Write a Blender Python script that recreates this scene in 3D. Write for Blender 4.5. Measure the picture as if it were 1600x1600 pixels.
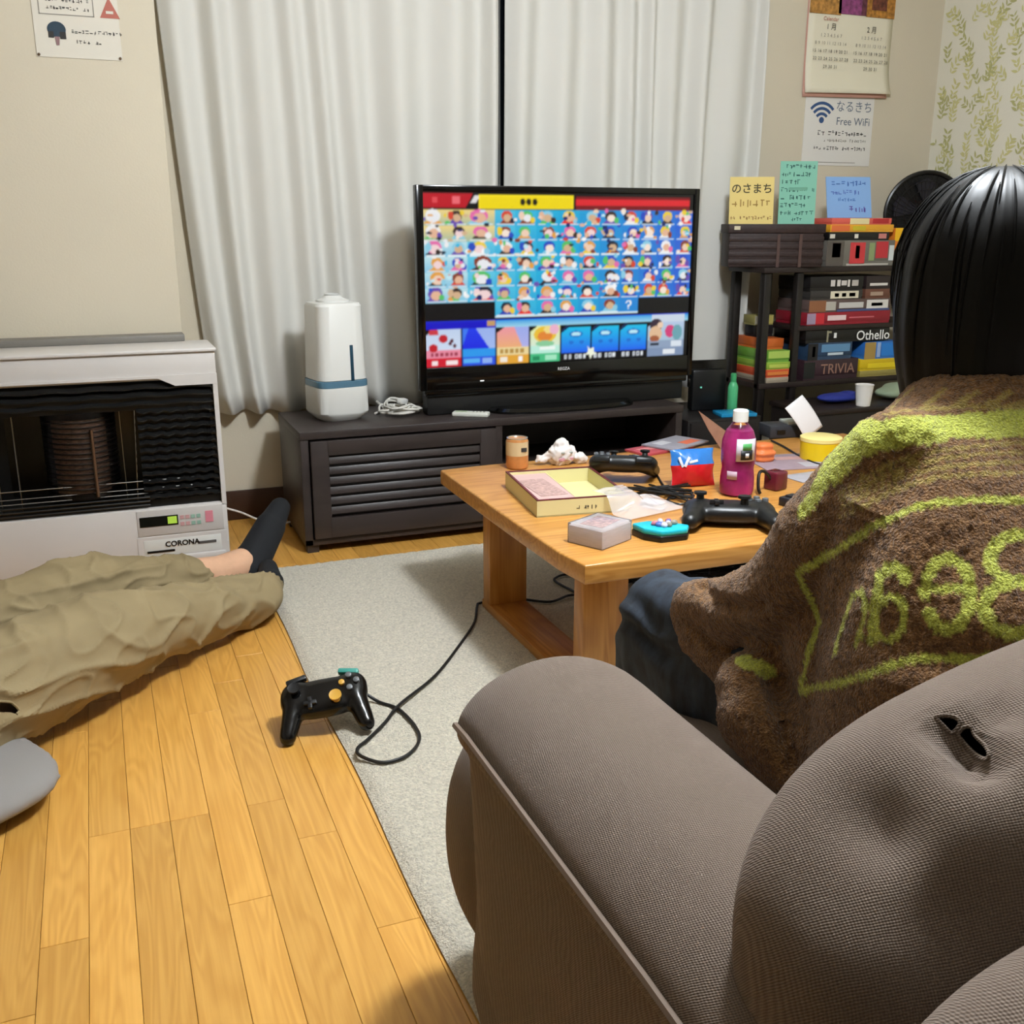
import bpy, bmesh, math, random
import numpy as np
from mathutils import Vector, Matrix, noise, Euler
from mathutils.bvhtree import BVHTree
from mathutils.kdtree import KDTree

for o in list(bpy.data.objects): bpy.data.objects.remove(o)
S = bpy.context.scene
COL = S.collection
random.seed(7); np.random.seed(7)

# ------------------------------------------------------------------ camera
H = 1.10                      # camera height, metres
F = 1600.0                    # focal length in pixels of the 1600 frame
TH = math.atan(0.28)          # pitch down
YAW = math.radians(21.813)    # room is turned against the view
cam = bpy.data.cameras.new('camera'); camo = bpy.data.objects.new('camera', cam); COL.objects.link(camo)
cam.sensor_width = 36; cam.lens = 36 * F / 1600; cam.clip_start = 0.02
camo.location = (0, 0, H); camo.rotation_euler = (math.pi/2 - TH, 0, -YAW)
S.camera = camo

# ------------------------------------------------------------------ light, exposure
w = bpy.data.worlds.new('world'); S.world = w; w.use_nodes = True
w.node_tree.nodes['Background'].inputs[0].default_value = (0.9, 0.93, 1, 1)
w.node_tree.nodes['Background'].inputs[1].default_value = 0.0   # closed room at night: no sky light
S.view_settings.view_transform = 'Standard'; S.view_settings.look = 'None'
S.view_settings.exposure = 0.20; S.view_settings.gamma = 1; S.view_settings.use_curve_mapping = False
LAMP = Vector((1.20, 1.40, 2.40)); LAMP_W = 165   # the room's one ceiling lamp; place read from the shadows of television and humidifier

# ------------------------------------------------------------------ pixel helpers (direction only; depth from what a thing touches)
CA, SA = math.cos(YAW), math.sin(YAW)
def ray(px, py):
    u = (px-800)/F; v = (800-py)/F
    y = math.cos(TH)+v*math.sin(TH)
    return Vector((u*CA+y*SA, -u*SA+y*CA, -math.sin(TH)+v*math.cos(TH)))
def onz(px, py, z=0.0):
    d = ray(px, py); t = (z-H)/d.z; return Vector((d.x*t, d.y*t, z))
def ony(px, py, y):
    d = ray(px, py); t = y/d.y; return Vector((d.x*t, y, H+d.z*t))
def onx(px, py, x):
    d = ray(px, py); t = x/d.x; return Vector((x, d.y*t, H+d.z*t))

# ------------------------------------------------------------------ materials
def C(h):
    h = h.lstrip('#'); c = [int(h[i:i+2], 16)/255 for i in (0, 2, 4)]
    return tuple(x/12.92 if x <= .04045 else ((x+.055)/1.055)**2.4 for x in c) + (1,)
MATS = {}
def mat(name, col='#888888', rough=.5, metal=0, bump=None, var=None, emit=None, spec=.5, trans=0, alpha=1, ior=1.45, sheen=0, attr=None, coord='Object'):
    """bump=(scale,strength,dist), var=(scale,amount,stretch) colour variation"""
    if name in MATS: return MATS[name]
    m = bpy.data.materials.new(name); m.use_nodes = True; MATS[name] = m
    nt = m.node_tree; b = nt.nodes['Principled BSDF']
    c = C(col) if isinstance(col, str) else col
    b.inputs['Base Color'].default_value = c
    b.inputs['Roughness'].default_value = rough; b.inputs['Metallic'].default_value = metal
    b.inputs['Specular IOR Level'].default_value = spec
    b.inputs['Transmission Weight'].default_value = trans; b.inputs['Alpha'].default_value = alpha
    b.inputs['IOR'].default_value = ior
    if sheen: b.inputs['Sheen Weight'].default_value = sheen
    tc = nt.nodes.new('ShaderNodeTexCoord')
    src = None
    if attr:
        a = nt.nodes.new('ShaderNodeAttribute'); a.attribute_name = attr; src = a.outputs['Color']
        nt.links.new(src, b.inputs['Base Color'])
    if var:
        mp = nt.nodes.new('ShaderNodeMapping'); nt.links.new(tc.outputs[coord], mp.inputs[0])
        mp.inputs['Scale'].default_value = var[2] if len(var) > 2 else (1, 1, 1)
        n = nt.nodes.new('ShaderNodeTexNoise'); n.inputs['Scale'].default_value = var[0]; n.inputs['Detail'].default_value = 5
        nt.links.new(mp.outputs[0], n.inputs[0])
        r = nt.nodes.new('ShaderNodeMapRange'); r.inputs[1].default_value = .3; r.inputs[2].default_value = .7
        r.inputs[3].default_value = 1-var[1]; r.inputs[4].default_value = 1+var[1]
        nt.links.new(n.outputs[0], r.inputs[0])
        vm = nt.nodes.new('ShaderNodeVectorMath'); vm.operation = 'SCALE'
        vm.inputs[0].default_value = c[:3]
        if src: nt.links.new(src, vm.inputs[0])
        nt.links.new(r.outputs[0], vm.inputs['Scale']); nt.links.new(vm.outputs[0], b.inputs['Base Color'])
    if bump:
        n = nt.nodes.new('ShaderNodeTexNoise'); n.inputs['Scale'].default_value = bump[0]; n.inputs['Detail'].default_value = 4
        nt.links.new(tc.outputs[coord], n.inputs[0])
        bp = nt.nodes.new('ShaderNodeBump'); bp.inputs['Strength'].default_value = bump[1]
        bp.inputs['Distance'].default_value = bump[2] if len(bump) > 2 else .01
        nt.links.new(n.outputs[0], bp.inputs['Height']); nt.links.new(bp.outputs[0], b.inputs['Normal'])
    if emit:
        b.inputs['Emission Color'].default_value = C(emit[0]); b.inputs['Emission Strength'].default_value = emit[1]
        if attr: nt.links.new(src, b.inputs['Emission Color'])
    return m

def wood(name, c1, c2, axis=1, scale=1.0, rough=.35, perobj=0.0, bump=.15):
    """wood grain along local axis, ring figure; perobj = random tint per object"""
    if name in MATS: return MATS[name]
    m = bpy.data.materials.new(name); m.use_nodes = True; MATS[name] = m
    nt = m.node_tree; L = nt.links; b = nt.nodes['Principled BSDF']; b.inputs['Roughness'].default_value = rough
    tc = nt.nodes.new('ShaderNodeTexCoord'); oi = nt.nodes.new('ShaderNodeObjectInfo')
    off = nt.nodes.new('ShaderNodeVectorMath'); off.operation = 'SCALE'; off.inputs[0].default_value = (13, 17, 11)
    L.new(oi.outputs['Random'], off.inputs['Scale'])
    add = nt.nodes.new('ShaderNodeVectorMath'); add.operation = 'ADD'
    L.new(tc.outputs['Object'], add.inputs[0]); L.new(off.outputs[0], add.inputs[1])
    mp = nt.nodes.new('ShaderNodeMapping'); s = [26*scale]*3; s[axis] = 2.6*scale; mp.inputs['Scale'].default_value = s
    L.new(add.outputs[0], mp.inputs[0])
    n1 = nt.nodes.new('ShaderNodeTexNoise'); n1.inputs['Scale'].default_value = .55; n1.inputs['Detail'].default_value = 2; n1.inputs['Distortion'].default_value = .8
    L.new(mp.outputs[0], n1.inputs[0])
    rings = nt.nodes.new('ShaderNodeMath'); rings.operation = 'MULTIPLY'; rings.inputs[1].default_value = 60
    L.new(n1.outputs[0], rings.inputs[0])
    sn = nt.nodes.new('ShaderNodeMath'); sn.operation = 'SINE'; L.new(rings.outputs[0], sn.inputs[0])
    mp2 = nt.nodes.new('ShaderNodeMapping'); s2 = [150*scale]*3; s2[axis] = 3*scale; mp2.inputs['Scale'].default_value = s2
    L.new(add.outputs[0], mp2.inputs[0])
    n2 = nt.nodes.new('ShaderNodeTexNoise'); n2.inputs['Scale'].default_value = 1; n2.inputs['Detail'].default_value = 4; L.new(mp2.outputs[0], n2.inputs[0])
    m1 = nt.nodes.new('ShaderNodeMapRange'); m1.inputs[1].default_value = -1; m1.inputs[2].default_value = 1; m1.inputs[3].default_value = 0; m1.inputs[4].default_value = .35
    L.new(sn.outputs[0], m1.inputs[0])
    m2 = nt.nodes.new('ShaderNodeMath'); m2.operation = 'MULTIPLY_ADD'; m2.inputs[1].default_value = .9; L.new(n2.outputs[0], m2.inputs[0]); L.new(m1.outputs[0], m2.inputs[2])
    rp = nt.nodes.new('ShaderNodeMapRange'); rp.inputs[1].default_value = .25; rp.inputs[2].default_value = .95; L.new(m2.outputs[0], rp.inputs[0])
    mx = nt.nodes.new('ShaderNodeMix'); mx.data_type = 'RGBA'; mx.inputs[6].default_value = C(c1); mx.inputs[7].default_value = C(c2)
    L.new(rp.outputs[0], mx.inputs[0])
    out = mx.outputs[2]
    if perobj:
        r = nt.nodes.new('ShaderNodeMapRange'); r.inputs[3].default_value = 1-perobj; r.inputs[4].default_value = 1+perobj*.7; L.new(oi.outputs['Random'], r.inputs[0])
        vm = nt.nodes.new('ShaderNodeVectorMath'); vm.operation = 'SCALE'; L.new(out, vm.inputs[0]); L.new(r.outputs[0], vm.inputs['Scale']); out = vm.outputs[0]
    L.new(out, b.inputs['Base Color'])
    bp = nt.nodes.new('ShaderNodeBump'); bp.inputs['Strength'].default_value = bump; bp.inputs['Distance'].default_value = .002
    L.new(n2.outputs[0], bp.inputs['Height']); L.new(bp.outputs[0], b.inputs['Normal'])
    return m

def weave(name, c1, c2, pitch=.004, rough=.9, strength=.6, skew=False):
    """woven upholstery: crossed sine weave on object coordinates"""
    m = bpy.data.materials.new(name); m.use_nodes = True; MATS[name] = m
    nt = m.node_tree; L = nt.links; b = nt.nodes['Principled BSDF']; b.inputs['Roughness'].default_value = rough; b.inputs['Specular IOR Level'].default_value = .15
    b.inputs['Sheen Weight'].default_value = .12
    tc = nt.nodes.new('ShaderNodeTexCoord'); sp = nt.nodes.new('ShaderNodeSeparateXYZ')
    nz = nt.nodes.new('ShaderNodeTexNoise'); nz.inputs['Scale'].default_value = 18; nz.inputs['Detail'].default_value = 3
    L.new(tc.outputs['Object'], nz.inputs[0])
    ad = nt.nodes.new('ShaderNodeVectorMath'); ad.operation = 'MULTIPLY_ADD'; ad.inputs[1].default_value = (.006,)*3
    L.new(nz.outputs['Color'], ad.inputs[0]); L.new(tc.outputs['Object'], ad.inputs[2])
    L.new(ad.outputs[0], sp.inputs[0])
    k = 2*math.pi/pitch
    def lin(coefs):
        cur = None
        for ax, co in zip('XYZ', coefs):
            if not co: continue
            q = nt.nodes.new('ShaderNodeMath'); q.operation = 'MULTIPLY_ADD'; q.inputs[1].default_value = co*k; q.inputs[2].default_value = 0
            L.new(sp.outputs[ax], q.inputs[0])
            if cur: L.new(cur, q.inputs[2])
            cur = q.outputs[0]
        s = nt.nodes.new('ShaderNodeMath'); s.operation = 'SINE'; L.new(cur, s.inputs[0]); return s.outputs[0]
    s1 = lin((1, .55, .75)); s2 = lin((-.8, .9, .65))
    mu = nt.nodes.new('ShaderNodeMath'); mu.operation = 'MULTIPLY'; L.new(s1, mu.inputs[0]); L.new(s2, mu.inputs[1])
    mr = nt.nodes.new('ShaderNodeMapRange'); mr.inputs[1].default_value = -1; mr.inputs[2].default_value = 1; L.new(mu.outputs[0], mr.inputs[0])
    n3 = nt.nodes.new('ShaderNodeTexNoise'); n3.inputs['Scale'].default_value = 500; L.new(tc.outputs['Object'], n3.inputs[0])
    av = nt.nodes.new('ShaderNodeMath'); av.operation = 'MULTIPLY_ADD'; av.inputs[1].default_value = .5; L.new(n3.outputs[0], av.inputs[0]); L.new(mr.outputs[0], av.inputs[2])
    mx = nt.nodes.new('ShaderNodeMix'); mx.data_type = 'RGBA'; mx.inputs[6].default_value = C(c1); mx.inputs[7].default_value = C(c2)
    r2 = nt.nodes.new('ShaderNodeMapRange'); r2.inputs[1].default_value = .1; r2.inputs[2].default_value = 1.3; L.new(av.outputs[0], r2.inputs[0]); L.new(r2.outputs[0], mx.inputs[0])
    L.new(mx.outputs[2], b.inputs['Base Color'])
    bp = nt.nodes.new('ShaderNodeBump'); bp.inputs['Strength'].default_value = strength; bp.inputs['Distance'].default_value = .0015
    L.new(av.outputs[0], bp.inputs['Height']); L.new(bp.outputs[0], b.inputs['Normal'])
    return m

# ------------------------------------------------------------------ geometry helpers
class Geo:
    def __init__(s): s.v = []; s.f = []
    def add(s, vs, fs, M=None):
        k = len(s.v)
        s.v += [tuple(M @ Vector(p)) if M else tuple(p) for p in vs]
        s.f += [tuple(i+k for i in f) for f in fs]; return s
    def box(s, c, size, rot=(0, 0, 0), bevel=0, seg=2):
        bm = bmesh.new(); bmesh.ops.create_cube(bm, size=1)
        bmesh.ops.scale(bm, vec=size, verts=bm.verts)
        if bevel: bmesh.ops.bevel(bm, geom=list(bm.edges), offset=min(bevel, min(size)*.49), segments=seg, profile=.5, affect='EDGES')
        M = Matrix.Translation(c) @ Euler(rot).to_matrix().to_4x4()
        bm.verts.index_update()
        s.add([v.co for v in bm.verts], [[v.index for v in f.verts] for f in bm.faces], M); bm.free(); return s
    def b2(s, x0, x1, y0, y1, z0, z1, bevel=0, seg=2):
        return s.box(((x0+x1)/2, (y0+y1)/2, (z0+z1)/2), (abs(x1-x0), abs(y1-y0), abs(z1-z0)), bevel=bevel, seg=seg)
    def lathe(s, prof, n=24, M=None):
        """profile [(r,z)] bottom to top"""
        vs = []; fs = []
        for r, z in prof:
            for i in range(n):
                a = 2*math.pi*i/n; vs.append((r*math.cos(a), r*math.sin(a), z))
        for j in range(len(prof)-1):
            for i in range(n):
                k = (i+1) % n; fs.append((j*n+i, j*n+k, (j+1)*n+k, (j+1)*n+i))
        fs.append(tuple(range(n-1, -1, -1))); fs.append(tuple((len(prof)-1)*n+i for i in range(n)))
        return s.add(vs, fs, M)
    def cyl(s, p0, p1, r0, r1=None, n=12):
        p0 = Vector(p0); p1 = Vector(p1); d = p1-p0; r1 = r0 if r1 is None else r1
        M = Matrix.Translation(p0) @ d.to_track_quat('Z', 'Y').to_matrix().to_4x4()
        return s.lathe([(r0, 0), (r1, d.length)], n, M)
    def loft(s, secs, n=40, M=None):
        """secs [(z, rx, ry, power, cx, cy)] superellipse sections"""
        vs = []; fs = []
        for q in secs:
            z, rx, ry, p = q[:4]; cx, cy = (q[4], q[5]) if len(q) > 4 else (0, 0)
            for i in range(n):
                a = 2*math.pi*i/n; c, d = math.cos(a), math.sin(a)
                vs.append((cx+rx*math.copysign(abs(c)**(2/p), c), cy+ry*math.copysign(abs(d)**(2/p), d), z))
        for j in range(len(secs)-1):
            for i in range(n):
                k = (i+1) % n; fs.append((j*n+i, j*n+k, (j+1)*n+k, (j+1)*n+i))
        fs.append(tuple(range(n-1, -1, -1))); fs.append(tuple((len(secs)-1)*n+i for i in range(n)))
        return s.add(vs, fs, M)
    def ell(s, c, r, p=2.0, q=2.0, rot=(0, 0, 0), nu=32, nv=18):
        """superellipsoid"""
        vs = []; fs = []
        def sg(x, e): return math.copysign(abs(x)**e, x)
        for j in range(1, nv):
            b = -math.pi/2+math.pi*j/nv
            for i in range(nu):
                a = 2*math.pi*i/nu
                vs.append((r[0]*sg(math.cos(b), 2/q)*sg(math.cos(a), 2/p), r[1]*sg(math.cos(b), 2/q)*sg(math.sin(a), 2/p), r[2]*sg(math.sin(b), 2/q)))
        for j in range(nv-2):
            for i in range(nu):
                k = (i+1) % nu; fs.append((j*nu+i, j*nu+k, (j+1)*nu+k, (j+1)*nu+i))
        lo = len(vs); vs.append((0, 0, -r[2])); vs.append((0, 0, r[2])); t = (nv-2)*nu
        for i in range(nu):
            k = (i+1) % nu; fs.append((lo, k, i)); fs.append((lo+1, t+i, t+k))
        M = Matrix.Translation(c) @ Euler(rot).to_matrix().to_4x4()
        return s.add(vs, fs, M)
    def cap(s, p0, p1, r0, r1=None, n=16):
        """tapered capsule"""
        p0 = Vector(p0); p1 = Vector(p1); r1 = r0 if r1 is None else r1
        d = p1-p0; Ln = max(d.length, 1e-5)
        M = Matrix.Translation(p0) @ d.to_track_quat('Z', 'Y').to_matrix().to_4x4()
        prof = [(r0*math.sin(t), -r0*math.cos(t)) for t in (0.15, .5, .9, 1.3)]
        prof += [(r1*math.cos(t), Ln+r1*math.sin(t)) for t in (.25, .65, 1.05, 1.42)]
        return s.lathe(prof, n, M)
    def tube(s, pts, r, n=8, closed=False):
        pts = [Vector(p) for p in pts]; m = len(pts); vs = []; fs = []
        up = Vector((0, 0, 1)); prev = None
        for i, p in enumerate(pts):
            t = (pts[min(i+1, m-1)]-pts[max(i-1, 0)]).normalized()
            if prev is None:
                x = t.cross(up); x = x if x.length > .05 else t.cross(Vector((1, 0, 0)))
            else: x = prev-t*prev.dot(t)
            x.normalize(); prev = x; y = t.cross(x)
            rr = r[i] if isinstance(r, (list, tuple)) else r
            for k in range(n):
                a = 2*math.pi*k/n; vs.append(p+x*(rr*math.cos(a))+y*(rr*math.sin(a)))
        for i in range(m-1):
            for k in range(n):
                l = (k+1) % n; fs.append((i*n+k, i*n+l, (i+1)*n+l, (i+1)*n+k))
        fs.append(tuple(range(n-1, -1, -1))); fs.append(tuple((m-1)*n+k for k in range(n)))
        return s.add(vs, fs)
    def prism(s, pts, t, M=None):
        """2D outline (x,y) extruded by t along z from 0"""
        n = len(pts); vs = [(x, y, 0) for x, y in pts]+[(x, y, t) for x, y in pts]
        fs = [tuple(range(n-1, -1, -1)), tuple(range(n, 2*n))]+[(i, (i+1) % n, n+(i+1) % n, n+i) for i in range(n)]
        return s.add(vs, fs, M)
    def mesh(s, name='m', smooth=30):
        me = bpy.data.meshes.new(name); me.from_pydata([tuple(v) for v in s.v], [], s.f); me.update()
        if smooth:
            me.shade_smooth(); sharpen(me, smooth)
        return me
def sharpen(me, deg):
    try: me.set_sharp_from_angle(angle=math.radians(deg))
    except Exception: pass

def smooth_pts(pts, n=8):
    """Catmull-Rom through points"""
    P = [Vector(p) for p in pts]; out = []
    for i in range(len(P)-1):
        p0 = P[max(i-1, 0)]; p1 = P[i]; p2 = P[i+1]; p3 = P[min(i+2, len(P)-1)]
        for k in range(n):
            t = k/n
            out.append(.5*((2*p1)+(p2-p0)*t+(2*p0-5*p1+4*p2-p3)*t*t+(3*p1-p0-3*p2+p3)*t**3))
    out.append(P[-1]); return out

def put(name, me, m, parent=None, loc=(0, 0, 0), rot=(0, 0, 0), label=None, cat=None, group=None, kind=None):
    if isinstance(me, Geo): me = me.mesh(name)
    o = bpy.data.objects.new(name, me); COL.objects.link(o)
    if m is not None:
        if len(me.materials): me.materials[0] = m
        else: me.materials.append(m)
    o.location = loc; o.rotation_euler = rot
    if parent: o.parent = parent
    tag(o, label, cat, group, kind); return o
def tag(o, label=None, cat=None, group=None, kind=None):
    for k, v in (('label', label), ('category', cat), ('group', group), ('kind', kind)):
        if v: o[k] = v
    return o
def thing(name, label, cat, loc=(0, 0, 0), rot=(0, 0, 0), group=None, kind=None):
    o = bpy.data.objects.new(name, None); COL.objects.link(o); o.location = loc; o.rotation_euler = rot
    o.empty_display_size = .05
    return tag(o, label, cat, group, kind)

def fuse(geo, voxel=.006, sm=8, name='m'):
    """one continuous surface from overlapping pieces"""
    me = geo.mesh('tmp', smooth=0); ob = bpy.data.objects.new('tmp', me); COL.objects.link(ob)
    r = ob.modifiers.new('r', 'REMESH'); r.mode = 'VOXEL'; r.voxel_size = voxel
    if sm:
        q = ob.modifiers.new('s', 'SMOOTH'); q.factor = .5; q.iterations = sm
    dg = bpy.context.evaluated_depsgraph_get(); dg.update()
    out = bpy.data.meshes.new_from_object(ob.evaluated_get(dg)); out.name = name
    bpy.data.objects.remove(ob); bpy.data.meshes.remove(me)
    out.shade_smooth(); return out
def displace(me, fn):
    """move every vertex along its normal by fn(co)"""
    nv = [v.normal.copy() for v in me.vertices]
    for v, n in zip(me.vertices, nv): v.co = v.co+n*fn(v.co)
    me.update()
def grid(nx, ny, fn):
    vs = [fn(i/nx, j/ny) for j in range(ny+1) for i in range(nx+1)]
    fs = [(j*(nx+1)+i, j*(nx+1)+i+1, (j+1)*(nx+1)+i+1, (j+1)*(nx+1)+i) for j in range(ny) for i in range(nx)]
    g = Geo(); g.add(vs, fs); return g
def to_px(p):
    x, y, z = p[0]*CA-p[1]*SA, p[0]*SA+p[1]*CA, p[2]-H
    w_ = y*math.cos(TH)-z*math.sin(TH)
    return (800+F*x/w_, 800-F*(y*math.sin(TH)+z*math.cos(TH))/w_)
def inside(q, poly):
    x, y = q; k = False
    for (x1, y1), (x2, y2) in zip(poly, poly[1:]+poly[:1]):
        if (y1 > y) != (y2 > y) and x < (x2-x1)*(y-y1)/(y2-y1)+x1: k = not k
    return k
def cut_hole(me, poly):
    """a real opening in a shell; its outline is read from the photograph, its place is where the shell's surface is"""
    bt_ = BVHTree.FromPolygons([v.co.copy() for v in me.vertices], [tuple(p_.vertices) for p_ in me.polygons])
    hits = [bt_.ray_cast(Vector((0, 0, H)), ray(*q).normalized())[0] for q in poly]; hits = [h_ for h_ in hits if h_]
    c0_ = sum(hits, Vector())/len(hits); rad = max((h_-c0_).length for h_ in hits)+.03
    bm = bmesh.new(); bm.from_mesh(me)
    for rnd in range(2):
        fs_ = [f for f in bm.faces if (f.calc_center_median()-c0_).length < rad]
        bmesh.ops.subdivide_edges(bm, edges=list({e for f in fs_ for e in f.edges}), cuts=1, use_grid_fill=True)
    bm.normal_update()
    kill = [f for f in bm.faces if (f.calc_center_median()-c0_).length < rad and inside(to_px(f.calc_center_median()), poly)]
    bmesh.ops.delete(bm, geom=kill, context='FACES'); bm.to_mesh(me); bm.free(); me.shade_smooth(); me.update()
    return hits
FACE = (math.pi/2, 0, 0)      # writing that faces the sofa (towards -Y)
def text_mesh(body, size, align='CENTER', ext=.0, spacing=1.0, space_line=1.0, bold=0.0):
    cu = bpy.data.curves.new('t', 'FONT'); cu.body = body; cu.size = size; cu.align_x = align; cu.align_y = 'CENTER'
    cu.extrude = ext; cu.space_character = spacing; cu.space_line = space_line; cu.offset = bold; cu.resolution_u = 3
    o = bpy.data.objects.new('t', cu); COL.objects.link(o)
    dg = bpy.context.evaluated_depsgraph_get(); dg.update()
    me = bpy.data.meshes.new_from_object(o.evaluated_get(dg)); bpy.data.objects.remove(o); bpy.data.curves.remove(cu)
    me.materials.clear(); return me
def write(body, size, m, parent, loc, rot=FACE, name='lettering', **k):
    return put(name, text_mesh(body, size, **k), m, parent, loc, rot)

# ================================================================== THE ROOM
XL, XR, YB, YF, ZC = -2.5, 3.67, 3.95, -3.2, 2.45
wallm = mat('wall_paper_beige', '#cdc3ae', .85, bump=(140, .25, .002), var=(3, .02))
floorbase = mat('subfloor', '#5a3a1a', .7)
g = Geo().b2(XL, XR, YF, YB, -.06, -.012); floor = put('floor', g, floorbase, kind='structure')
plankm = wood('oak_plank', '#dba653', '#c58e3f', axis=1, perobj=.13, rough=.3, bump=.12)
PW = .0725
def plank_col(x, segs):
    for y0, y1 in segs:
        L = y1-y0
        key = round(L, 3)
        if key not in PL: PL[key] = Geo().box((0, 0, 0), (PW-.0007, L-.0008, .012), bevel=.0007, seg=1).mesh('floor_plank', 0)
        put('floor_plank', PL[key], plankm, floor, (x+PW/2, (y0+y1)/2, -.006))
PL = {}
k0 = -20
for k in range(k0, 50):
    x = -.183+PW*k
    if x+PW > XR or x < XL: continue
    ylo = 0.2 if x < .42 else (3.17 if x < 2.9 else 2.4)
    if x < -1.0: ylo = 1.35
    if ylo > 4: continue
    rr = random.Random(k*31+5); y = ylo; segs = []; stop = ylo+.15+round(rr.random()*.6/.15)*.15
    while y < YB-.001:
        e = min(stop, YB); 
        if YB-e < .1: e = YB
        segs.append((y, e)); y = e; stop = e+(.6, .75, .9)[rr.randrange(3)]
    plank_col(x, segs)

g = Geo().b2(XL-.1, XR+.1, YB, YB+.1, -.06, ZC); put('wall_back', g, wallm, kind='structure')
floral = mat('wall_paper_floral_ground', '#dfdbcb', .85, bump=(150, .2, .002))
wr = put('wall_right', Geo().b2(XR, XR+.1, YF, YB, -.06, ZC), floral, kind='structure')
put('wall_left', Geo().b2(XL-.1, XL, YF, YB, -.06, ZC), wallm, kind='structure')
put('wall_front', Geo().b2(XL-.1, XR+.1, YF-.1, YF, -.06, ZC), wallm, kind='structure')
put('ceiling', Geo().b2(XL-.1, XR+.1, YF-.1, YB+.1, ZC, ZC+.1), mat('ceiling_white', '#e9e6dd', .9), kind='structure')
YP = 3.62                     # face of the wall section behind the heater
put('wall_section', Geo().b2(XL, .262, YP, YB, 0, ZC, bevel=.004), wallm, kind='structure')
darkwood = mat('baseboard_brown', '#3a2215', .45, var=(20, .15, (1, 8, 8)))
put('baseboard_back', Geo().b2(.262, XR, YB-.012, YB, 0, .115, bevel=.003), darkwood, kind='structure')
put('baseboard_left', Geo().b2(XL, .262, YP-.012, YP, 0, .115, bevel=.003), darkwood, kind='structure')
put('baseboard_right', Geo().b2(XR-.012, XR, YF, YB-.012, 0, .115, bevel=.003), darkwood, kind='structure')
# leaf sprigs of the floral wallpaper on the right wall: printed, fine as a coat of paint
rr = random.Random(3); gl = {0: Geo(), 1: Geo()}
def leaf(y, z, L, a, which):
    wd = L*.3; pts = [(0, 0), (L*.3, wd*.5), (L*.65, wd*.42), (L, 0), (L*.65, -wd*.42), (L*.3, -wd*.5)]
    ca, sa = math.cos(a), math.sin(a); dx_ = .0006+rr.random()*.0016
    gl[which].add([(XR-dx_, y+p*ca-q*sa, z+p*sa+q*ca) for p, q in pts], [(0, 1, 2, 3, 4, 5)])
yy = 1.2; row = 0
while yy < YB-.02:
    zz = .17+(row % 2)*.055
    while zz < ZC-.05:
        y0, z0 = yy+rr.uniform(-.05, .05), zz+rr.uniform(-.04, .04); a0 = rr.uniform(.6, 2.4); wh = 1 if rr.random() < .35 else 0
        if y0 < YB-.03:
            for t in range(rr.randrange(3, 6)):
                yb, zb = y0+math.cos(a0)*t*.02, z0+math.sin(a0)*t*.02
                for sd in (-1, 1):
                    if yb < YB-.035: leaf(yb, zb, rr.uniform(.024, .04), a0+sd*rr.uniform(.5, 1.1), wh)
        zz += .075
    yy += .065; row += 1
put('leaf_print', gl[0], mat('leaf_yellowgreen', '#cbc68a', .85), wr, kind='stuff')
put('leaf_print', gl[1], mat('leaf_olive', '#b3b178', .85), wr, kind='stuff')

# window behind the curtains, night outside
gw = put('window_1', Geo().b2(.45, 2.55, YB-.006, YB+.0, .75, .80).b2(.45, 2.55, YB-.006, YB, 2.15, 2.2).b2(.45, .5, YB-.006, YB, .8, 2.15).b2(2.5, 2.55, YB-.006, YB, .8, 2.15).b2(1.47, 1.53, YB-.006, YB, .8, 2.15), mat('window_frame', '#4b4a46', .4), kind='structure')
for x0, x1 in ((.5, 1.47), (1.53, 2.5)):
    put('pane', Geo().b2(x0, x1, YB-.003, YB-.001, .8, 2.15), mat('night_glass', '#0a0d10', .05), gw)

# ------------------------------------------------------------------ curtains
curm = mat('curtain_fabric', '#d3d1ca', .85, bump=(600, .12, .001), sheen=.1)
def curtain(x0t, x1t, x0b, x1b, zb, zt, folds, seed, label):
    rr = random.Random(seed)
    ks = []; t = 0
    while t < 1: ks.append(t); t += rr.uniform(.6, 1.45)/folds
    ks.append(1.0); am = [rr.uniform(.45, 1.0) for _ in ks]
    def prof(u):
        for i in range(len(ks)-1):
            if u <= ks[i+1]:
                q = (u-ks[i])/(ks[i+1]-ks[i]); return (.5-.5*math.cos(2*math.pi*q))*am[i]
        return 0
    def fn(u, v):
        z = zb+(zt-zb)*v
        lo = x0b+(x1b-x0b)*u; hi = x0t+(x1t-x0t)*u; vv = v**.7
        x = lo*(1-vv)+hi*vv
        uu = min(max(u+.012*math.sin(3*v+u*9), 0), 1)
        dep = prof(uu); d2 = .25*math.sin(u*folds*5.3+2*v)
        y = 3.928-.098*(dep*(.55+.45*(1-v))+d2*.15*(1-v))
        z += (-.012*dep if v < .01 else 0)+.006*math.sin(u*17)*(1-v)
        return (x, y, z)
    g = grid(260, 26, fn)
    me = g.mesh('curtain', 0); me.shade_smooth()
    o = put('curtain', me, curm, label=label, cat='curtain', group='curtains over the window')
    md = o.modifiers.new('t', 'SOLIDIFY'); md.thickness = .002
    return o
curtain(.268, 1.515, .385, 1.50, .425, 2.3, 8, 4, 'long white curtain panel hanging beside the heater, behind the white humidifier')
curtain(1.545, 2.70, 1.52, 2.66, .43, 2.3, 8, 12, 'long white curtain panel hanging between the television and the board game rack')
rl = thing('curtain_rail', 'white curtain rail above the window', 'curtain rail', (0, 0, 0))
put('rail', Geo().b2(.20, 2.78, 3.89, 3.93, 2.30, 2.325, bevel=.004), mat('rail_white', '#dddad2', .4), rl)
for x in (.24, 1.5, 2.74): put('bracket', Geo().b2(x-.012, x+.012, 3.89, YB, 2.325, 2.345), MATS['rail_white'], rl)

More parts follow.
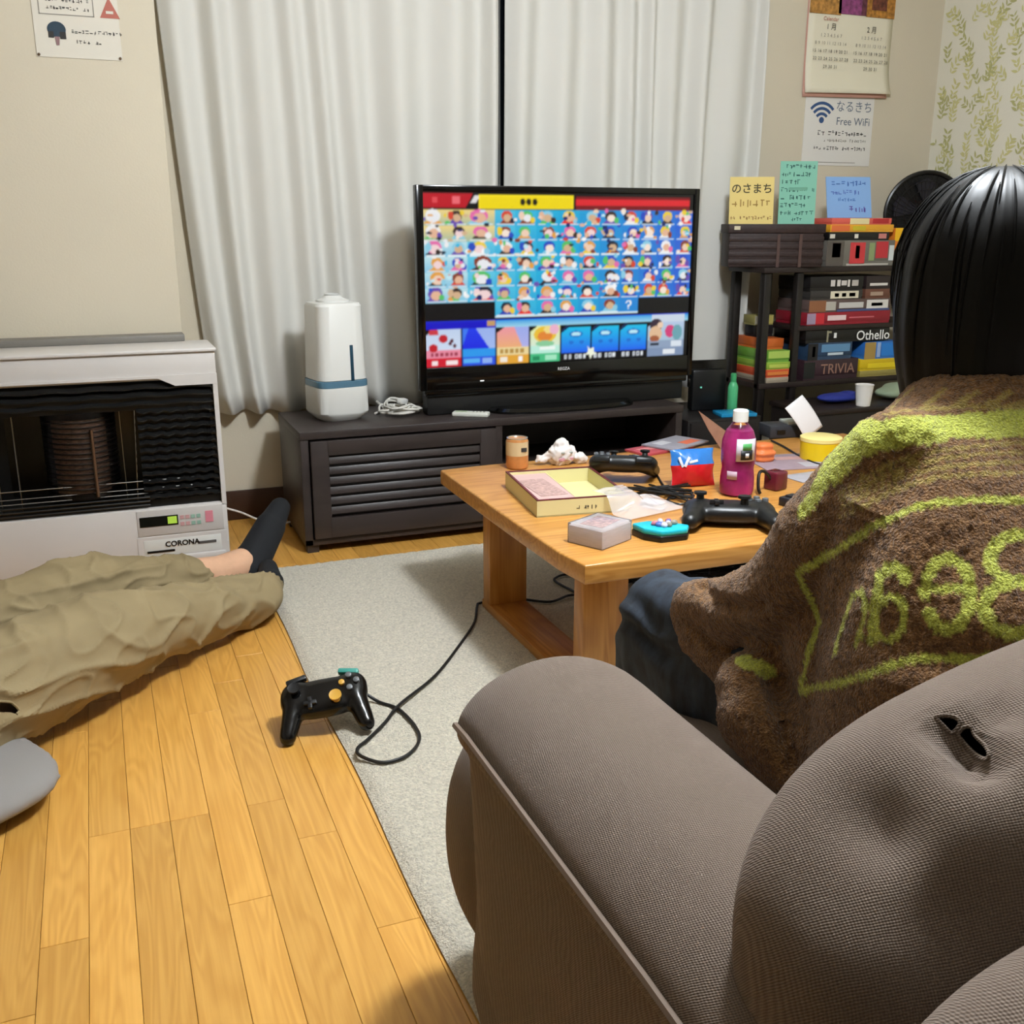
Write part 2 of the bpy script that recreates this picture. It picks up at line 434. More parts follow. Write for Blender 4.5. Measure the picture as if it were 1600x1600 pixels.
# ------------------------------------------------------------------ ceiling lamp (the room's light)
lm = thing('ceiling_lamp_offscreen', 'large round white ceiling lamp above the sofa', 'lamp', (LAMP.x, LAMP.y, ZC))
put('base', Geo().lathe([(.10, -.02), (.10, 0)], 32), mat('lamp_white', '#eeeeea', .5), lm)
put('shade', Geo().lathe([(.05, -.055), (.15, -.052), (.20, -.042), (.22, -.028), (.215, -.018), (.1, -.016)], 40), mat('lamp_shade', '#ffffff', .5, emit=('#fff8ee', 4)), lm)
ld = bpy.data.lights.new('ceiling_lamp_light_offscreen', 'POINT'); ld.shadow_soft_size = .13; ld.energy = LAMP_W; ld.color = (.87, .935, 1.0)
lo = bpy.data.objects.new('ceiling_lamp_light_offscreen', ld); COL.objects.link(lo); lo.parent = lm; lo.location = (0, 0, -.20)

# ------------------------------------------------------------------ rug
rugm = mat('rug_wool', '#cdc5b2', .95, bump=(260, 1.0, .008), var=(160, .24), sheen=.3)
def rugfn(u, v):
    x = .405+u*2.55; y = .42+v*2.85
    e = min(u, 1-u, v, 1-v)*2.6
    n = noise.noise(Vector((x*70, y*70, 0)))*.0035+noise.noise(Vector((x*11, y*11, 3)))*.002
    z = .0165*min(1, e/.03+.25)+(n if e > .01 else 0)
    x += .004*math.sin(y*7+1)*(1-u)
    y += .02*(u) if v > .9 else 0
    return (x, y, z)
rug = put('rug', grid(300, 330, rugfn), rugm, label='cream shaggy wool rug under the wooden table', cat='rug')
rug.data.shade_smooth()

# ------------------------------------------------------------------ kerosene heater
HY0, HX0, HX1, HH = 3.317, -.47, .332, .735
ht = thing('heater', 'wide white kerosene heater with black grille against the wall', 'heater', (0, 0, 0))
hw = mat('heater_white', '#cfcac6', .45, var=(6, .02))
hb = mat('heater_black', '#0b0b0b', .3)
put('body', Geo().b2(HX0, HX1, HY0, YP-.015, .02, .238, bevel=.006).b2(HX0, HX1, HY0+.004, YP-.015, .64, HH-.012, bevel=.006)
    .b2(HX1-.014, HX1, HY0, YP-.015, .23, .65).b2(HX0, HX0+.014, HY0, YP-.015, .23, .65).b2(HX0, HX1, YP-.1, YP-.016, .2, .66), hw, ht)
put('top_panel', Geo().b2(HX0-.004, HX1+.004, HY0-.006, YP-.06, HH-.012, HH, bevel=.005), hw, ht)
put('top_ledge', Geo().b2(HX0+.01, .262, YP-.085, YP-.004, HH, HH+.022, bevel=.003), mat('heater_grey', '#77736c', .5), ht)
# stepped lower lip of the top panel
Mf = Matrix.Translation((0, HY0+.012, 0)) @ Matrix.Rotation(math.pi/2, 4, 'X')
put('upper_trim', Geo().prism([(HX0, .655), (HX0, .622), (-.36, .622), (-.30, .647), (.155, .647), (.205, .622), (HX1, .622), (HX1, .655)], .014, Mf), hw, ht)
put('plinth', Geo().b2(HX0+.01, HX1-.01, HY0+.02, YP-.03, 0, .022), hb, ht)
put('fire_chamber', Geo().b2(HX0+.014, HX1-.014, YP-.115, YP-.1, .235, .645).b2(HX0+.014, HX1-.014, HY0+.02, YP-.1, .55, .60).b2(HX0+.014, HX1-.014, HY0+.02, YP-.1, .236, .262), hb, ht)
chrome = mat('chrome', '#a9a9a9', .2, metal=1)
put('reflector', Geo().b2(-.30, .13, YP-.118, YP-.114, .27, .54), mat('reflector', '#3b3a39', .22, metal=1), ht)
bx, by = -.085, 3.43
put('burner', Geo().lathe([(.105, .28), (.105, .30), (.095, .302), (.095, .53), (.105, .532), (.105, .55)], 40, Matrix.Translation((bx, by, 0))), mat('burner_dark', '#171210', .35, metal=.6), ht)
glow = mat('burner_mesh', '#5a4335', .5, metal=.4, var=(80, .6, (1, 1, 3)))
put('burner_mesh', Geo().lathe([(.088, .302), (.088, .53)], 40, Matrix.Translation((bx, by-.012, 0))), glow, ht)
g = Geo()
for i in range(14): g.lathe([(.100, .312+i*.016), (.1015, .3145+i*.016), (.100, .317+i*.016)], 40, Matrix.Translation((bx, by-.006, 0)))
put('burner_ring', g, mat('burner_rib', '#2c2521', .35, metal=.7), ht, kind='stuff')
put('glow_rod', Geo().cyl((bx+.035, by-.105, .29), (bx+.035, by-.105, .50), .006), mat('glow_rod', '#8a6a52', .25, metal=.8), ht)
put('glass_chimney', Geo().lathe([(.108, .29), (.108, .54)], 40, Matrix.Translation((bx, by-.008, 0))), mat('chimney_glass', '#ffffff', .03, trans=1, ior=1.15), ht)
for i in range(4): put('guard_bar', Geo().cyl((-.43+i*.055, HY0+.02, .262), (-.43+i*.055, HY0+.02, .552), .0022, n=6), chrome, ht)
for i in range(2): put('guard_bar', Geo().cyl((.035+i*.03, HY0+.026, .262), (.035+i*.045, HY0+.026, .552), .0016, n=6), chrome, ht)
for z in (.285, .30, .325): put('guard_bar', Geo().cyl((HX0+.02, HY0+.018, z), (HX1-.016, HY0+.018, z), .0018, n=6), chrome, ht)
lvm = mat('louver_black', '#1b1b1b', .22)
for i in range(15):
    z = .618-i*.0248
    x0 = .085 if z < .56 else HX0+.016
    pts = [(x0+(HX1-.015-x0)*t/24, HY0+.006+.003*math.sin(t*1.3+i), z+.0022*math.sin(t*1.5+i*.6)) for t in range(25)]
    lg = Geo()
    for p, q in zip(pts[:-1], pts[1:]):
        lg.add([(p[0], p[1], p[2]-.003), (q[0], q[1], q[2]-.003), (q[0], q[1]+.018, q[2]+.008), (p[0], p[1]+.018, p[2]+.008),
                (p[0], p[1]-.001, p[2]+.001), (q[0], q[1]-.001, q[2]+.001), (q[0], q[1]+.017, q[2]+.012), (p[0], p[1]+.017, p[2]+.012)],
               [(0, 3, 2, 1), (4, 5, 6, 7), (0, 1, 5, 4), (2, 3, 7, 6), (1, 2, 6, 5), (3, 0, 4, 7)])
    put('louver', lg, lvm, ht)
for z in (.25, .262, .275): put('guard_bar', Geo().cyl((HX0+.02, HY0+.004, z), (.1, HY0+.004, z), .0035, n=6), hb, ht)
# controls
yf = HY0-.0008
def plate(x0, x1, z0, z1, m, par, name, y=yf, t=.002, bev=0): return put(name, Geo().b2(x0, x1, y-t, y+.001, z0, z1, bevel=bev), m, par)
ctr = plate(.055, .318, .150, .232, mat('control_panel', '#c4bfbb', .4), ht, 'control_panel', bev=.001)
plate(.062, .178, .180, .212, mat('lcd_black', '#101310', .15), ctr, 'display', y=yf-.002)
plate(.146, .174, .185, .208, mat('lcd_green', '#9dbb4a', .4, emit=('#a4cf3e', .35)), ctr, 'display_window', y=yf-.004)
for i, (c, x) in enumerate((('#c79a9a', .190), ('#c79a9a', .207), ('#8fb2a2', .224), ('#8fb2a2', .241))):
    for z in (.202, .180): plate(x-.006, x+.006, z-.006, z+.006, mat('key'+c, c, .5), ctr, 'button', y=yf-.002)
plate(.262, .286, .178, .215, mat('key_pink', '#d98795', .5), ctr, 'power_button', y=yf-.002)
nm = plate(.068, .306, .082, .134, mat('plate_white', '#d9d9d4', .3), ht, 'name_plate', bev=.001)
write('CORONA', .024, hb, nm, (.185, yf-.0045, .117), bold=.0006)
plate(.076, .16, .092, .099, hb, nm, 'stripe', y=yf-.002); plate(.232, .29, .108, .116, mat('print_grey', '#55524f', .5), nm, 'stripe', y=yf-.002)
put('fuel_flap', Geo().b2(.06, .318, yf-.010, yf+.001, .055, .078, bevel=.004), hw, ht)
put('flap_recess', Geo().b2(.05, .325, yf-.001, yf+.002, .048, .145), hw, ht)
put('power_cord', Geo().tube(smooth_pts([(.33, 3.56, .16), (.40, 3.57, .13), (.46, 3.60, .09), (.53, 3.62, .055), (.585, 3.66, .05)]), .0035), mat('cord_white', '#d4cfc8', .5), ht)

# ------------------------------------------------------------------ television stand
sw = mat('stand_wood', '#302826', .42, var=(30, .22, (.12, 1, 1)), bump=(60, .1, .001))
sw2 = sw
SX0, SX1, SY0, SY1, SZ = .592, 2.078, 3.405, 3.825, .43
ts = thing('television_stand', 'long low dark brown television stand with slatted door', 'tv stand', (0, 0, 0))
put('top_board', Geo().b2(SX0, SX1, SY0-.004, SY1, SZ-.028, SZ, bevel=.003), sw, ts)
put('side_panel', Geo().b2(SX0+.002, SX0+.03, SY0, SY1, .028, SZ-.028, bevel=.002), sw, ts)
put('side_panel', Geo().b2(SX1-.03, SX1-.002, SY0, SY1, .028, SZ-.028, bevel=.002), sw, ts)
put('divider', Geo().b2(1.30, 1.325, SY0, SY1-.01, .028, SZ-.028), sw, ts)
put('bottom_board', Geo().b2(SX0+.002, SX1-.002, SY0, SY1, .028, .05, bevel=.002), sw, ts)
put('back_panel', Geo().b2(SX0+.03, SX1-.03, SY1-.012, SY1-.004, .05, SZ-.028), sw2, ts)
put('shelf', Geo().b2(1.325, SX1-.03, SY0+.03, SY1-.012, .215, .232), sw, ts)
for x in (SX0+.03, 1.31, SX1-.03):
    for y in (SY0+.03, SY1-.04): put('foot', Geo().b2(x-.02, x+.02, y-.02, y+.02, 0, .03), sw2, ts)
dr = put('door', Geo().b2(SX0+.034, SX0+.095, SY0-.014, SY0+.008, .054, SZ-.034, bevel=.002).b2(1.235, 1.296, SY0-.014, SY0+.008, .054, SZ-.034, bevel=.002)
         .b2(SX0+.09, 1.24, SY0-.014, SY0+.008, SZ-.085, SZ-.034, bevel=.002).b2(SX0+.09, 1.24, SY0-.014, SY0+.008, .054, .125, bevel=.002), sw, ts)
put('door_backing', Geo().b2(SX0+.09, 1.24, SY0+.012, SY0+.02, .1, SZ-.06), sw2, dr)
for i in range(6):
    z = .148+i*.0355
    put('slat', Geo().box(((SX0+1.33)/2, SY0-.001, z), (1.16-.512+.0, .012, .026), rot=(math.radians(-16), 0, 0), bevel=.002), sw, dr)

# ------------------------------------------------------------------ television
TY = 3.53
tvb = mat('tv_gloss_black', '#060606', .12); tvm = mat('tv_matte_black', '#0c0c0c', .5)
tv = thing('television', 'large black flat television showing a colourful game screen', 'television', (0, 0, 0))
TX0, TX1, TZ0, TZ1 = 1.056, 2.184, .523, 1.234
sx0, sx1, sz0, sz1 = 1.083, 2.160, .605, 1.212
put('bezel', Geo().b2(TX0, sx0, TY-.004, TY+.03, TZ0, TZ1, bevel=.003).b2(sx1, TX1, TY-.004, TY+.03, TZ0, TZ1, bevel=.003)
    .b2(sx0-.003, sx1+.003, TY-.004, TY+.03, sz1, TZ1, bevel=.003).b2(sx0-.003, sx1+.003, TY-.004, TY+.03, TZ0, sz0, bevel=.003), tvb, tv)
put('back_shell', Geo().b2(TX0+.006, TX1-.006, TY+.012, TY+.05, TZ0+.005, TZ1-.005, bevel=.008).b2(TX0+.15, TX1-.15, TY+.04, TY+.10, TZ0+.05, TZ1-.15, bevel=.02), tvm, tv)
put('lower_bar', Geo().b2(TX0+.02, TX1-.02, TY-.002, TY+.03, TZ0-.022, TZ0+.004, bevel=.006), tvb, tv)
put('speaker_bar', Geo().b2(TX0+.03, TX1-.03, TY+.012, TY+.075, SZ+.001, TZ0+.002, bevel=.006), tvm, tv)
put('neck', Geo().b2(1.50, 1.76, TY+.02, TY+.06, SZ+.01, TZ0+.02, bevel=.01), tvb, tv)
put('base', Geo().loft([(SZ, .30, .13, 3), (SZ+.008, .30, .13, 3), (SZ+.018, .285, .12, 3), (SZ+.02, .1, .06, 3)], 48, Matrix.Translation((1.62, TY+.03, 0))), tvb, tv)
write('REGZA', .016, mat('logo_silver', '#c9c9c9', .4), tv, ((sx0+sx1)/2, TY-.0055, .578), bold=.0003)
put('status_light', Geo().b2(1.285, 1.30, TY-.006, TY-.003, .548, .552), mat('led', '#dfe8df', .4, emit=('#ffffff', .6)), tv)
# --- what the screen shows: a sharp colour raster held in the mesh
W_, H_ = 340, 190
img = np.zeros((H_+1, W_+1, 3)); YYg, XXg = np.mgrid[0:H_+1, 0:W_+1]; U = XXg/W_; V = 1-YYg/H_; V = YYg/H_   # V from top
def rgb(h): return np.array(C(h)[:3])
def rect(u0, u1, v0, v1, c, c2=None):
    k = (U >= u0) & (U < u1) & (V >= v0) & (V < v1)
    if c2 is None: img[k] = rgb(c)
    else:
        t = ((V-v0)/(v1-v0))[k][:, None]; img[k] = rgb(c)*(1-t)+rgb(c2)*t
def blob(u, v, ru, rv, c):
    k = ((U-u)/ru)**2+((V-v)/rv)**2 < 1; img[k] = rgb(c)
def poly(pts, c, c2=None):
    k = np.zeros(U.shape, bool); n = len(pts)
    for i in range(n):
        (x1, y1), (x2, y2) = pts[i], pts[(i+1) % n]
        if y1 == y2: continue
        cr = ((V >= min(y1, y2)) & (V < max(y1, y2)) & (U < (x2-x1)*(V-y1)/(y2-y1)+x1)); k ^= cr
    if c2 is None: img[k] = rgb(c)
    else:
        v0 = min(p[1] for p in pts); v1 = max(p[1] for p in pts); t = ((V-v0)/(v1-v0))[k][:, None]; img[k] = rgb(c)*(1-t)+rgb(c2)*t
rect(0, 1, 0, 1, '#04050a')
poly([(0, .008), (.17, .008), (.145, .085), (0, .085)], '#c01023'); rect(.03, .05, .03, .06, '#e04a52'); rect(.1, .125, .025, .065, '#f06a74')
poly([(.175, .02), (.195, .02), (.18, .06), (.16, .06)], '#e8e4e4')
rect(.19, .53, .015, .092, '#ffe61e'); rect(.195, .525, .022, .085, '#f5dc0a')
for i in range(3): blob(.345+i*.022, .052, .009, .02, '#1a1608')
rect(.54, .985, .02, .095, '#7d0d17'); rect(.54, .985, .032, .072, '#e0242f')
rr = random.Random(21)
def hexmix(a, b, t):
    A_ = [int(a[i:i+2], 16) for i in (1, 3, 5)]; B_ = [int(b[i:i+2], 16) for i in (1, 3, 5)]
    return '#%02x%02x%02x' % tuple(int(x+(y-x)*t) for x, y in zip(A_, B_))
skins = ['#f4d3bb', '#e9b99a', '#fbe9da', '#f7d9d9', '#d8b48f', '#eef0f4']
hairs = ['#8a3f2a', '#f2d23c', '#3a2a26', '#e96fae', '#2b4fc4', '#58c46a', '#f4f4f4', '#d94a35', '#6b4fb0', '#20283c', '#e7a44a', '#8fd0e8']
cols = [0, .075, .150, .245, .32, .395, .475, .555, .635, .715, .79, .86, .93, 1.0]
rows = [.100+.0875*i for i in range(8)]
for r in range(7):
    for c in range(13):
        if r == 6 and not (3 <= c <= 9): continue
        u0, u1, v0, v1 = cols[c], cols[c+1], rows[r], rows[r+1]
        bg = hexmix('#8fdff0', '#25b4e0', min(1, c/5)) if c < 6 else hexmix('#20b0df', '#2f63d8', (c-6)/6)
        if c < 3 and r < 2: bg = '#f3d98c'
        if c < 2 and r >= 2: bg = '#bfe6ee'
        rect(u0, u1, v0, v1, bg, hexmix(bg, '#1a8fd8', .35))
        if r == 6 and c == 9: continue
        um = (u0+u1)/2+rr.uniform(-.008, .008); w_ = (u1-u0); sk = rr.choice(skins); hr = rr.choice(hairs); bd = rr.choice(hairs+['#e8332f', '#2a46b8'])
        big = 1.25 if (c < 3 and rr.random() < .4) else 1
        poly([(um-w_*.36*big, v1-.012), (um-w_*.16, v0+.05), (um+w_*.16, v0+.05), (um+w_*.36*big, v1-.012)], bd)
        blob(um, v0+.032, w_*.27*big, .03*big, hr); blob(um+.002, v0+.043, w_*.19*big, .022*big, sk)
        if rr.random() < .5: blob(um+w_*.28, v0+.055, w_*.12, .018, rr.choice(hairs))
        if rr.random() < .4: blob(um-w_*.26, v0+.03, w_*.13, .025, rr.choice(skins+hairs))
        rect(u0+.006, u1-.004, v1-.011, v1-.004, '#eaf6fb')
for _ in range(260):
    u, v = rr.random(), rr.uniform(.10, .62); c = rr.choice(skins+hairs+['#ffffff', '#1a2a6a', '#2fb8e0', '#18203a', '#c8ecf6'])
    blob(u, v, rr.uniform(.004, .011), rr.uniform(.006, .016), c)
# question mark tile
qu, qv = .752, rows[6]+.043
k = (abs(((U-qu)/.0105)**2+((V-(qv-.012))/.0155)**2-.8) < .45) & ~((U < qu) & (V > qv-.012)); img[k] = rgb('#ffffff')
rect(qu-.003, qu+.003, qv-.001, qv+.011, '#ffffff'); rect(qu-.003, qu+.003, qv+.017, qv+.026, '#ffffff')
rect(.245, .79, rows[7]-.003, rows[7]+.004, '#d8eef8')
# player cards
rect(0, 1, .728, .742, '#1a35e0'); rect(0, .25, .735, .775, '#1010c8'); rect(.25, 1, .735, .775, '#2e9fe8', '#9fd8ee'); rect(.215, .245, .735, .765, '#c8a06a')
def card(u0, u1, fill, fill2, foot, foot2):
    poly([(u0+.028, .775), (u1, .775), (u1, .93), (u0, .93), (u0, .81)], fill, fill2)
    rect(u0, u1, .90, .945, foot); rect(u0, u1, .945, .995, foot2)
card(.0, .122, '#c3d6f2', '#d6e2f6', '#ee8fa6', '#d51c33')
poly([(.012, .775), (.04, .775), (.045, .81), (.01, .81)], '#d03a44')
for (u, v) in ((.06, .83), (.025, .885)): blob(u, v, .016, .024, '#c4222e')
for (u, v) in ((.085, .86), (.1, .875), (.09, .845)): blob(u, v, .006, .012, '#5b2230')
for i in range(6): rect(.015+i*.017, .026+i*.017, .912, .932, '#a23b52')
for u in (.02, .07, .09): rect(u, u+.02, .96, .985, '#fbe9ea')
card(.127, .245, '#9db6f2', '#a8c0f4', '#2b9bf0', '#2756e6')
poly([(.127, .775), (.175, .775), (.225, .90), (.127, .90)], '#1f3ff0', '#1528e8'); poly([(.127, .775), (.15, .775), (.127, .88)], '#3f7cf4')
rect(.2, .235, .955, .985, '#8fb4f6'); rect(.13, .19, .955, .98, '#59b4f6')
card(.252, .368, '#9fb0f0', '#b9b6ee', '#f0dba0', '#e8a93a')
poly([(.28, .775), (.315, .775), (.345, .90), (.252, .90), (.252, .81)], '#f09aa8', '#f2b27a')
for i in range(5): rect(.262+i*.019, .275+i*.019, .910, .935, '#b8924a')
rect(.262, .29, .957, .985, '#f7efe0'); rect(.33, .345, .955, .988, '#ffffff')
card(.375, .487, '#e9f0a0', '#d8efe6', '#bff2e0', '#46c286')
blob(.43, .83, .042, .05, '#f0c43c'); blob(.43, .84, .028, .03, '#e88a3a'); blob(.445, .80, .02, .025, '#f7e08a'); blob(.43, .885, .035, .018, '#8ed0a0'); blob(.465, .80, .018, .03, '#f0b6d0')
rect(.41, .47, .905, .925, '#f4fffa'); rect(.43, .475, .955, .985, '#a8ecc8'); rect(.385, .41, .96, .985, '#1f8f5f')
for u0, u1 in ((.493, .604), (.610, .716), (.722, .828)):
    poly([(u0+.03, .79), (u1, .79), (u1, .95), (u0, .95), (u0, .825)], '#19c3ee', '#1e63f4')
    um = (u0+u1)/2; blob(um, .835, .026, .02, '#1a78c8'); blob(um, .835, .019, .012, '#bfeefc')
    blob(um-.018, .885, .009, .011, '#1f6fd8'); blob(um+.022, .885, .009, .011, '#1f6fd8')
    poly([(u0-.004, .815), (u0+.022, .778), (u0+.03, .778), (u0+.004, .815)], '#0d2f66')
    rect(u0, u1, .95, .995, '#070a12')
    for i, q in enumerate((.01, .028, .052, .068, .084)): rect(u0+q, u0+q+.011, .96, .988, '#e8eef4')
    for i, q in enumerate((.014, .032, .056, .072)): rect(u0+q, u0+q+.004, .967, .980, '#39455a')
poly([(.594, .915), (.605, .93), (.62, .92), (.618, .95), (.63, .96), (.612, .97), (.607, .995), (.6, .968), (.585, .965), (.597, .945)], '#f7fbe6')
card(.834, .985, '#b9cdea', '#a9c6d8', '#93a6c2', '#8296b6'); rect(.85, .985, .735, .78, '#cfdcec')
blob(.868, .80, .026, .04, '#3a2b3c'); blob(.866, .855, .026, .05, '#e6bf9a'); blob(.885, .80, .012, .02, '#f0d0b4'); blob(.862, .885, .02, .02, '#a8603f'); blob(.925, .84, .02, .04, '#d8447e'); blob(.955, .85, .02, .05, '#6fa8b4')
rect(.93, .975, .905, .94, '#dfe8f2'); rect(.9, .95, .955, .985, '#e9eef4'); rect(.845, .88, .915, .93, '#1d2436')
pad = np.pad(img, ((1, 1), (1, 1), (0, 0)), mode='edge'); img = sum(pad[i:i+H_+1, j:j+W_+1]*k_ for i, ki in enumerate((.25, .5, .25)) for j, k_ in enumerate(ki*np.array((.25, .5, .25))))
gs = grid(W_, H_, lambda u, v: (sx0+(sx1-sx0)*u, TY+.0015, sz1-(sz1-sz0)*v))
gs.f = [f[::-1] for f in gs.f]
me = gs.mesh('screen', 0); ca_ = me.color_attributes.new('pix', 'FLOAT_COLOR', 'POINT')
flat = np.ones((len(me.vertices), 4), np.float32); flat[:, :3] = img.reshape(-1, 3); ca_.data.foreach_set('color', flat.ravel())
sm_ = mat('screen', '#000000', .25, attr='pix', emit=('#ffffff', .80))
nt = sm_.node_tree; b_ = nt.nodes['Principled BSDF']
for l in list(b_.inputs['Base Color'].links): nt.links.remove(l)
b_.inputs['Base Color'].default_value = (.004, .004, .004, 1)
put('screen', me, sm_, tv)

# ================================================================== THINGS ON THE TELEVISION STAND
wht = mat('plastic_white', '#dcdcd8', .35)
hp = Vector((.775, 3.635, SZ))
hu = thing('humidifier', 'tall white humidifier with blue water band on the television stand', 'humidifier', hp, (0, 0, math.radians(10)))
put('base', Geo().loft([(0, .070, .070, 4), (.004, .074, .074, 4), (.022, .094, .094, 4), (.03, .097, .097, 4.5), (.118, .096, .096, 4.5), (.124, .090, .090, 4.5)], 56), wht, hu)
put('water_band', Geo().loft([(.120, .093, .093, 4.5), (.122, .096, .096, 4.5), (.142, .096, .096, 4.5), (.144, .093, .093, 4.5)], 56), mat('blue_band', '#4f7389', .2), hu)
put('tank', Geo().loft([(.144, .088, .088, 4.5), (.146, .0925, .0925, 4.5), (.40, .086, .086, 4.5), (.410, .080, .080, 4.5), (.412, .060, .060, 4)], 56), wht, hu)
put('lid', Geo().loft([(.410, .055, .055, 2.5), (.418, .055, .055, 2.5), (.424, .04, .04, 2), (.426, .036, .036, 2), (.434, .03, .03, 2)], 40), wht, hu)
put('mist_nozzle', Geo().lathe([(.026, .432), (.028, .438), (.018, .441), (.015, .436)], 24), mat('nozzle_grey', '#c5c6c4', .4), hu)
put('water_window', Geo().box((.026, -.0918, .205), (.012, .004, .125), rot=(math.radians(-1.5), 0, 0), bevel=.0015), mat('window_blue', '#1d3d4f', .15), hu)
# coiled white cable
cm = mat('cable_white', '#cfccc4', .5); c0 = onz(624, 645, SZ)
rr = random.Random(5); pts = []
for i in range(70):
    a = i*.62; r = .052+.022*math.sin(i*1.1)
    pts.append((c0.x+r*1.1*math.cos(a)+.01*math.sin(i), c0.y-.03+r*math.sin(a)*1.1, SZ+.006+.03*abs(math.sin(i*.37))*(i/70)+.004*(i % 5)))
tail = [onz(598, 636, SZ)+Vector((0, 0, .01)), onz(589, 632, SZ)+Vector((0, 0, .012)), onz(600, 640, SZ)+Vector((0, 0, .005))]
cb = put('cable_coil', Geo().tube(smooth_pts([onz(586, 648, SZ)+Vector((0, 0, .005)), onz(606, 643, SZ)+Vector((0, 0, .005))]+pts+tail, 4), .0042, n=6), cm,
         label='loosely coiled white cable beside the humidifier', cat='cable')
put('plug', Geo().box((c0.x+.01, c0.y-.01, SZ+.045), (.04, .025, .02), rot=(.2, .1, .6), bevel=.005), wht, cb)
# flat white remote
rp = onz(736, 650, SZ); rm = thing('remote_control', 'flat white remote control lying on the television stand', 'remote', rp, (0, 0, math.radians(-32)))
put('casing', Geo().box((0, 0, .008), (.135, .042, .016), bevel=.005), mat('remote_white', '#d7d8cf', .4), rm)
put('label_strip', Geo().box((-.035, 0, .0164), (.04, .026, .001)), mat('remote_green', '#a8b79a', .4), rm)
for i in range(4): put('button', Geo().lathe([(.004, .0155), (.004, .018)], 10, Matrix.Translation((.01+i*.013, 0, 0))), mat('btn_grey', '#9a9a94', .5), rm)
# things at the right end of the stand
q = Vector((2.14, 3.52, 0))
ob_ = thing('side_cabinet', 'low black box cabinet right of the television stand', 'cabinet', (2.10, 3.40, 0))
put('body', Geo().b2(0, .34, 0, .40, .015, .365, bevel=.004), mat('cab_black', '#151213', .4), ob_)
put('plinth', Geo().b2(.015, .325, .015, .385, 0, .016), sw2, ob_)
put('drawer_front', Geo().b2(.01, .33, -.008, .004, .03, .355, bevel=.003), mat('cab_black2', '#1a1617', .35), ob_)
dk = thing('console_dock', 'black game console dock with blue edge beside the television', 'console', (2.305, 3.60, .365))
put('dock_body', Geo().box((0, 0, .085), (.15, .055, .17), rot=(0, 0, -.15), bevel=.01), mat('dock_black', '#0d0e10', .35), dk)
put('console_slab', Geo().box((.0, .004, .15), (.17, .014, .11), rot=(-.05, 0, -.15), bevel=.005), tvb, dk)
put('power_light', Geo().box((-.05, -.035, .10), (.006, .004, .006)), mat('led2', '#7fd0c0', .4, emit=('#60e0c0', .4)), dk)
bp_ = onz(1092, 632, .365)
put('game_case', Geo().box((0, 0, .007), (.15, .10, .014), bevel=.002), mat('case_blue', '#1d87b8', .25), loc=(bp_.x, 3.45, .365), rot=(0, 0, -.2), label='bright blue flat game case on the black side cabinet', cat='game case')
gb = thing('spray_bottle', 'small green upright bottle standing on the black side cabinet', 'bottle', (2.385, 3.53, .365))
put('bottle_body', Geo().lathe([(.019, 0), (.021, .006), (.021, .10), (.014, .118), (.010, .122), (.010, .125)], 20), mat('bottle_green', '#4fae77', .25), gb)
put('cap', Geo().lathe([(.012, .122), (.012, .152), (.009, .156)], 20), mat('bottle_green_dark', '#3f9a63', .3), gb)

# ================================================================== GAME RACK
RX0, RX1, RY0, RY1 = 2.545, 3.56, 3.585, 3.835
rkm = mat('rack_black', '#15100f', .45, var=(15, .2)); brd = mat('rack_board', '#251b19', .45, var=(12, .15))
rk = thing('rack', 'open black rack with three shelves of board games', 'rack', (0, 0, 0))
put('top_board', Geo().b2(RX0-.012, RX1, RY0-.01, RY1, .912, .934, bevel=.003), brd, rk)
put('shelf', Geo().b2(RX0, RX1, RY0-.006, RY1, .437, .460, bevel=.003), brd, rk)
put('shelf', Geo().b2(2.725, RX1, RY0-.004, RY1, .672, .692, bevel=.003), brd, rk)
put('shelf', Geo().b2(RX0, RX1, RY0-.006, RY1, .06, .083, bevel=.003), brd, rk)
for x, y, w2 in ((RX0+.018, RY0+.018, .018), (RX0+.018, RY1-.02, .018), (2.722, RY0+.014, .016), (2.722, RY1-.02, .016), (RX1-.018, RY0+.018, .018), (RX1-.018, RY1-.02, .018)):
    put('post', Geo().box((x, y, .456), (w2*2, w2*2, .912), bevel=.006), rkm, rk)
def gbox(x0, x1, z0, h, col, label, dep=.22, y=None, rot=0, name='board_game_box', prints=(), rough=.35, grp='board games on the black rack', col2=None):
    """prints: (u0,u1,v0,v1,colour) flat colour fields on the spine; or ('t',u,v,size,text,colour)"""
    y = RY0+.004 if y is None else y; w_ = x1-x0
    t = thing(name, label, 'board game', ((x0+x1)/2, y, z0), (0, 0, rot), grp)
    put('box_lid', Geo().b2(-w_/2, w_/2, 0, dep, h*.22, h, bevel=.0015), mat('gb'+col, col, rough), t)
    put('box_base', Geo().b2(-w_/2+.002, w_/2-.002, .002, dep-.002, 0, h*.25), mat('gb'+(col2 or col), col2 or col, rough), t)
    for p in prints:
        if p[0] == 't': write(p[4], p[3], mat('gbp'+p[5], p[5], .5), t, (-w_/2+p[1]*w_, -.0012, p[2]*h), bold=.0005)
        else: put('cover_print', Geo().b2(-w_/2+p[0]*w_, -w_/2+p[1]*w_, -.0007, .001, p[2]*h, p[3]*h), mat('gbp'+p[4], p[4], .5), t)
    return t
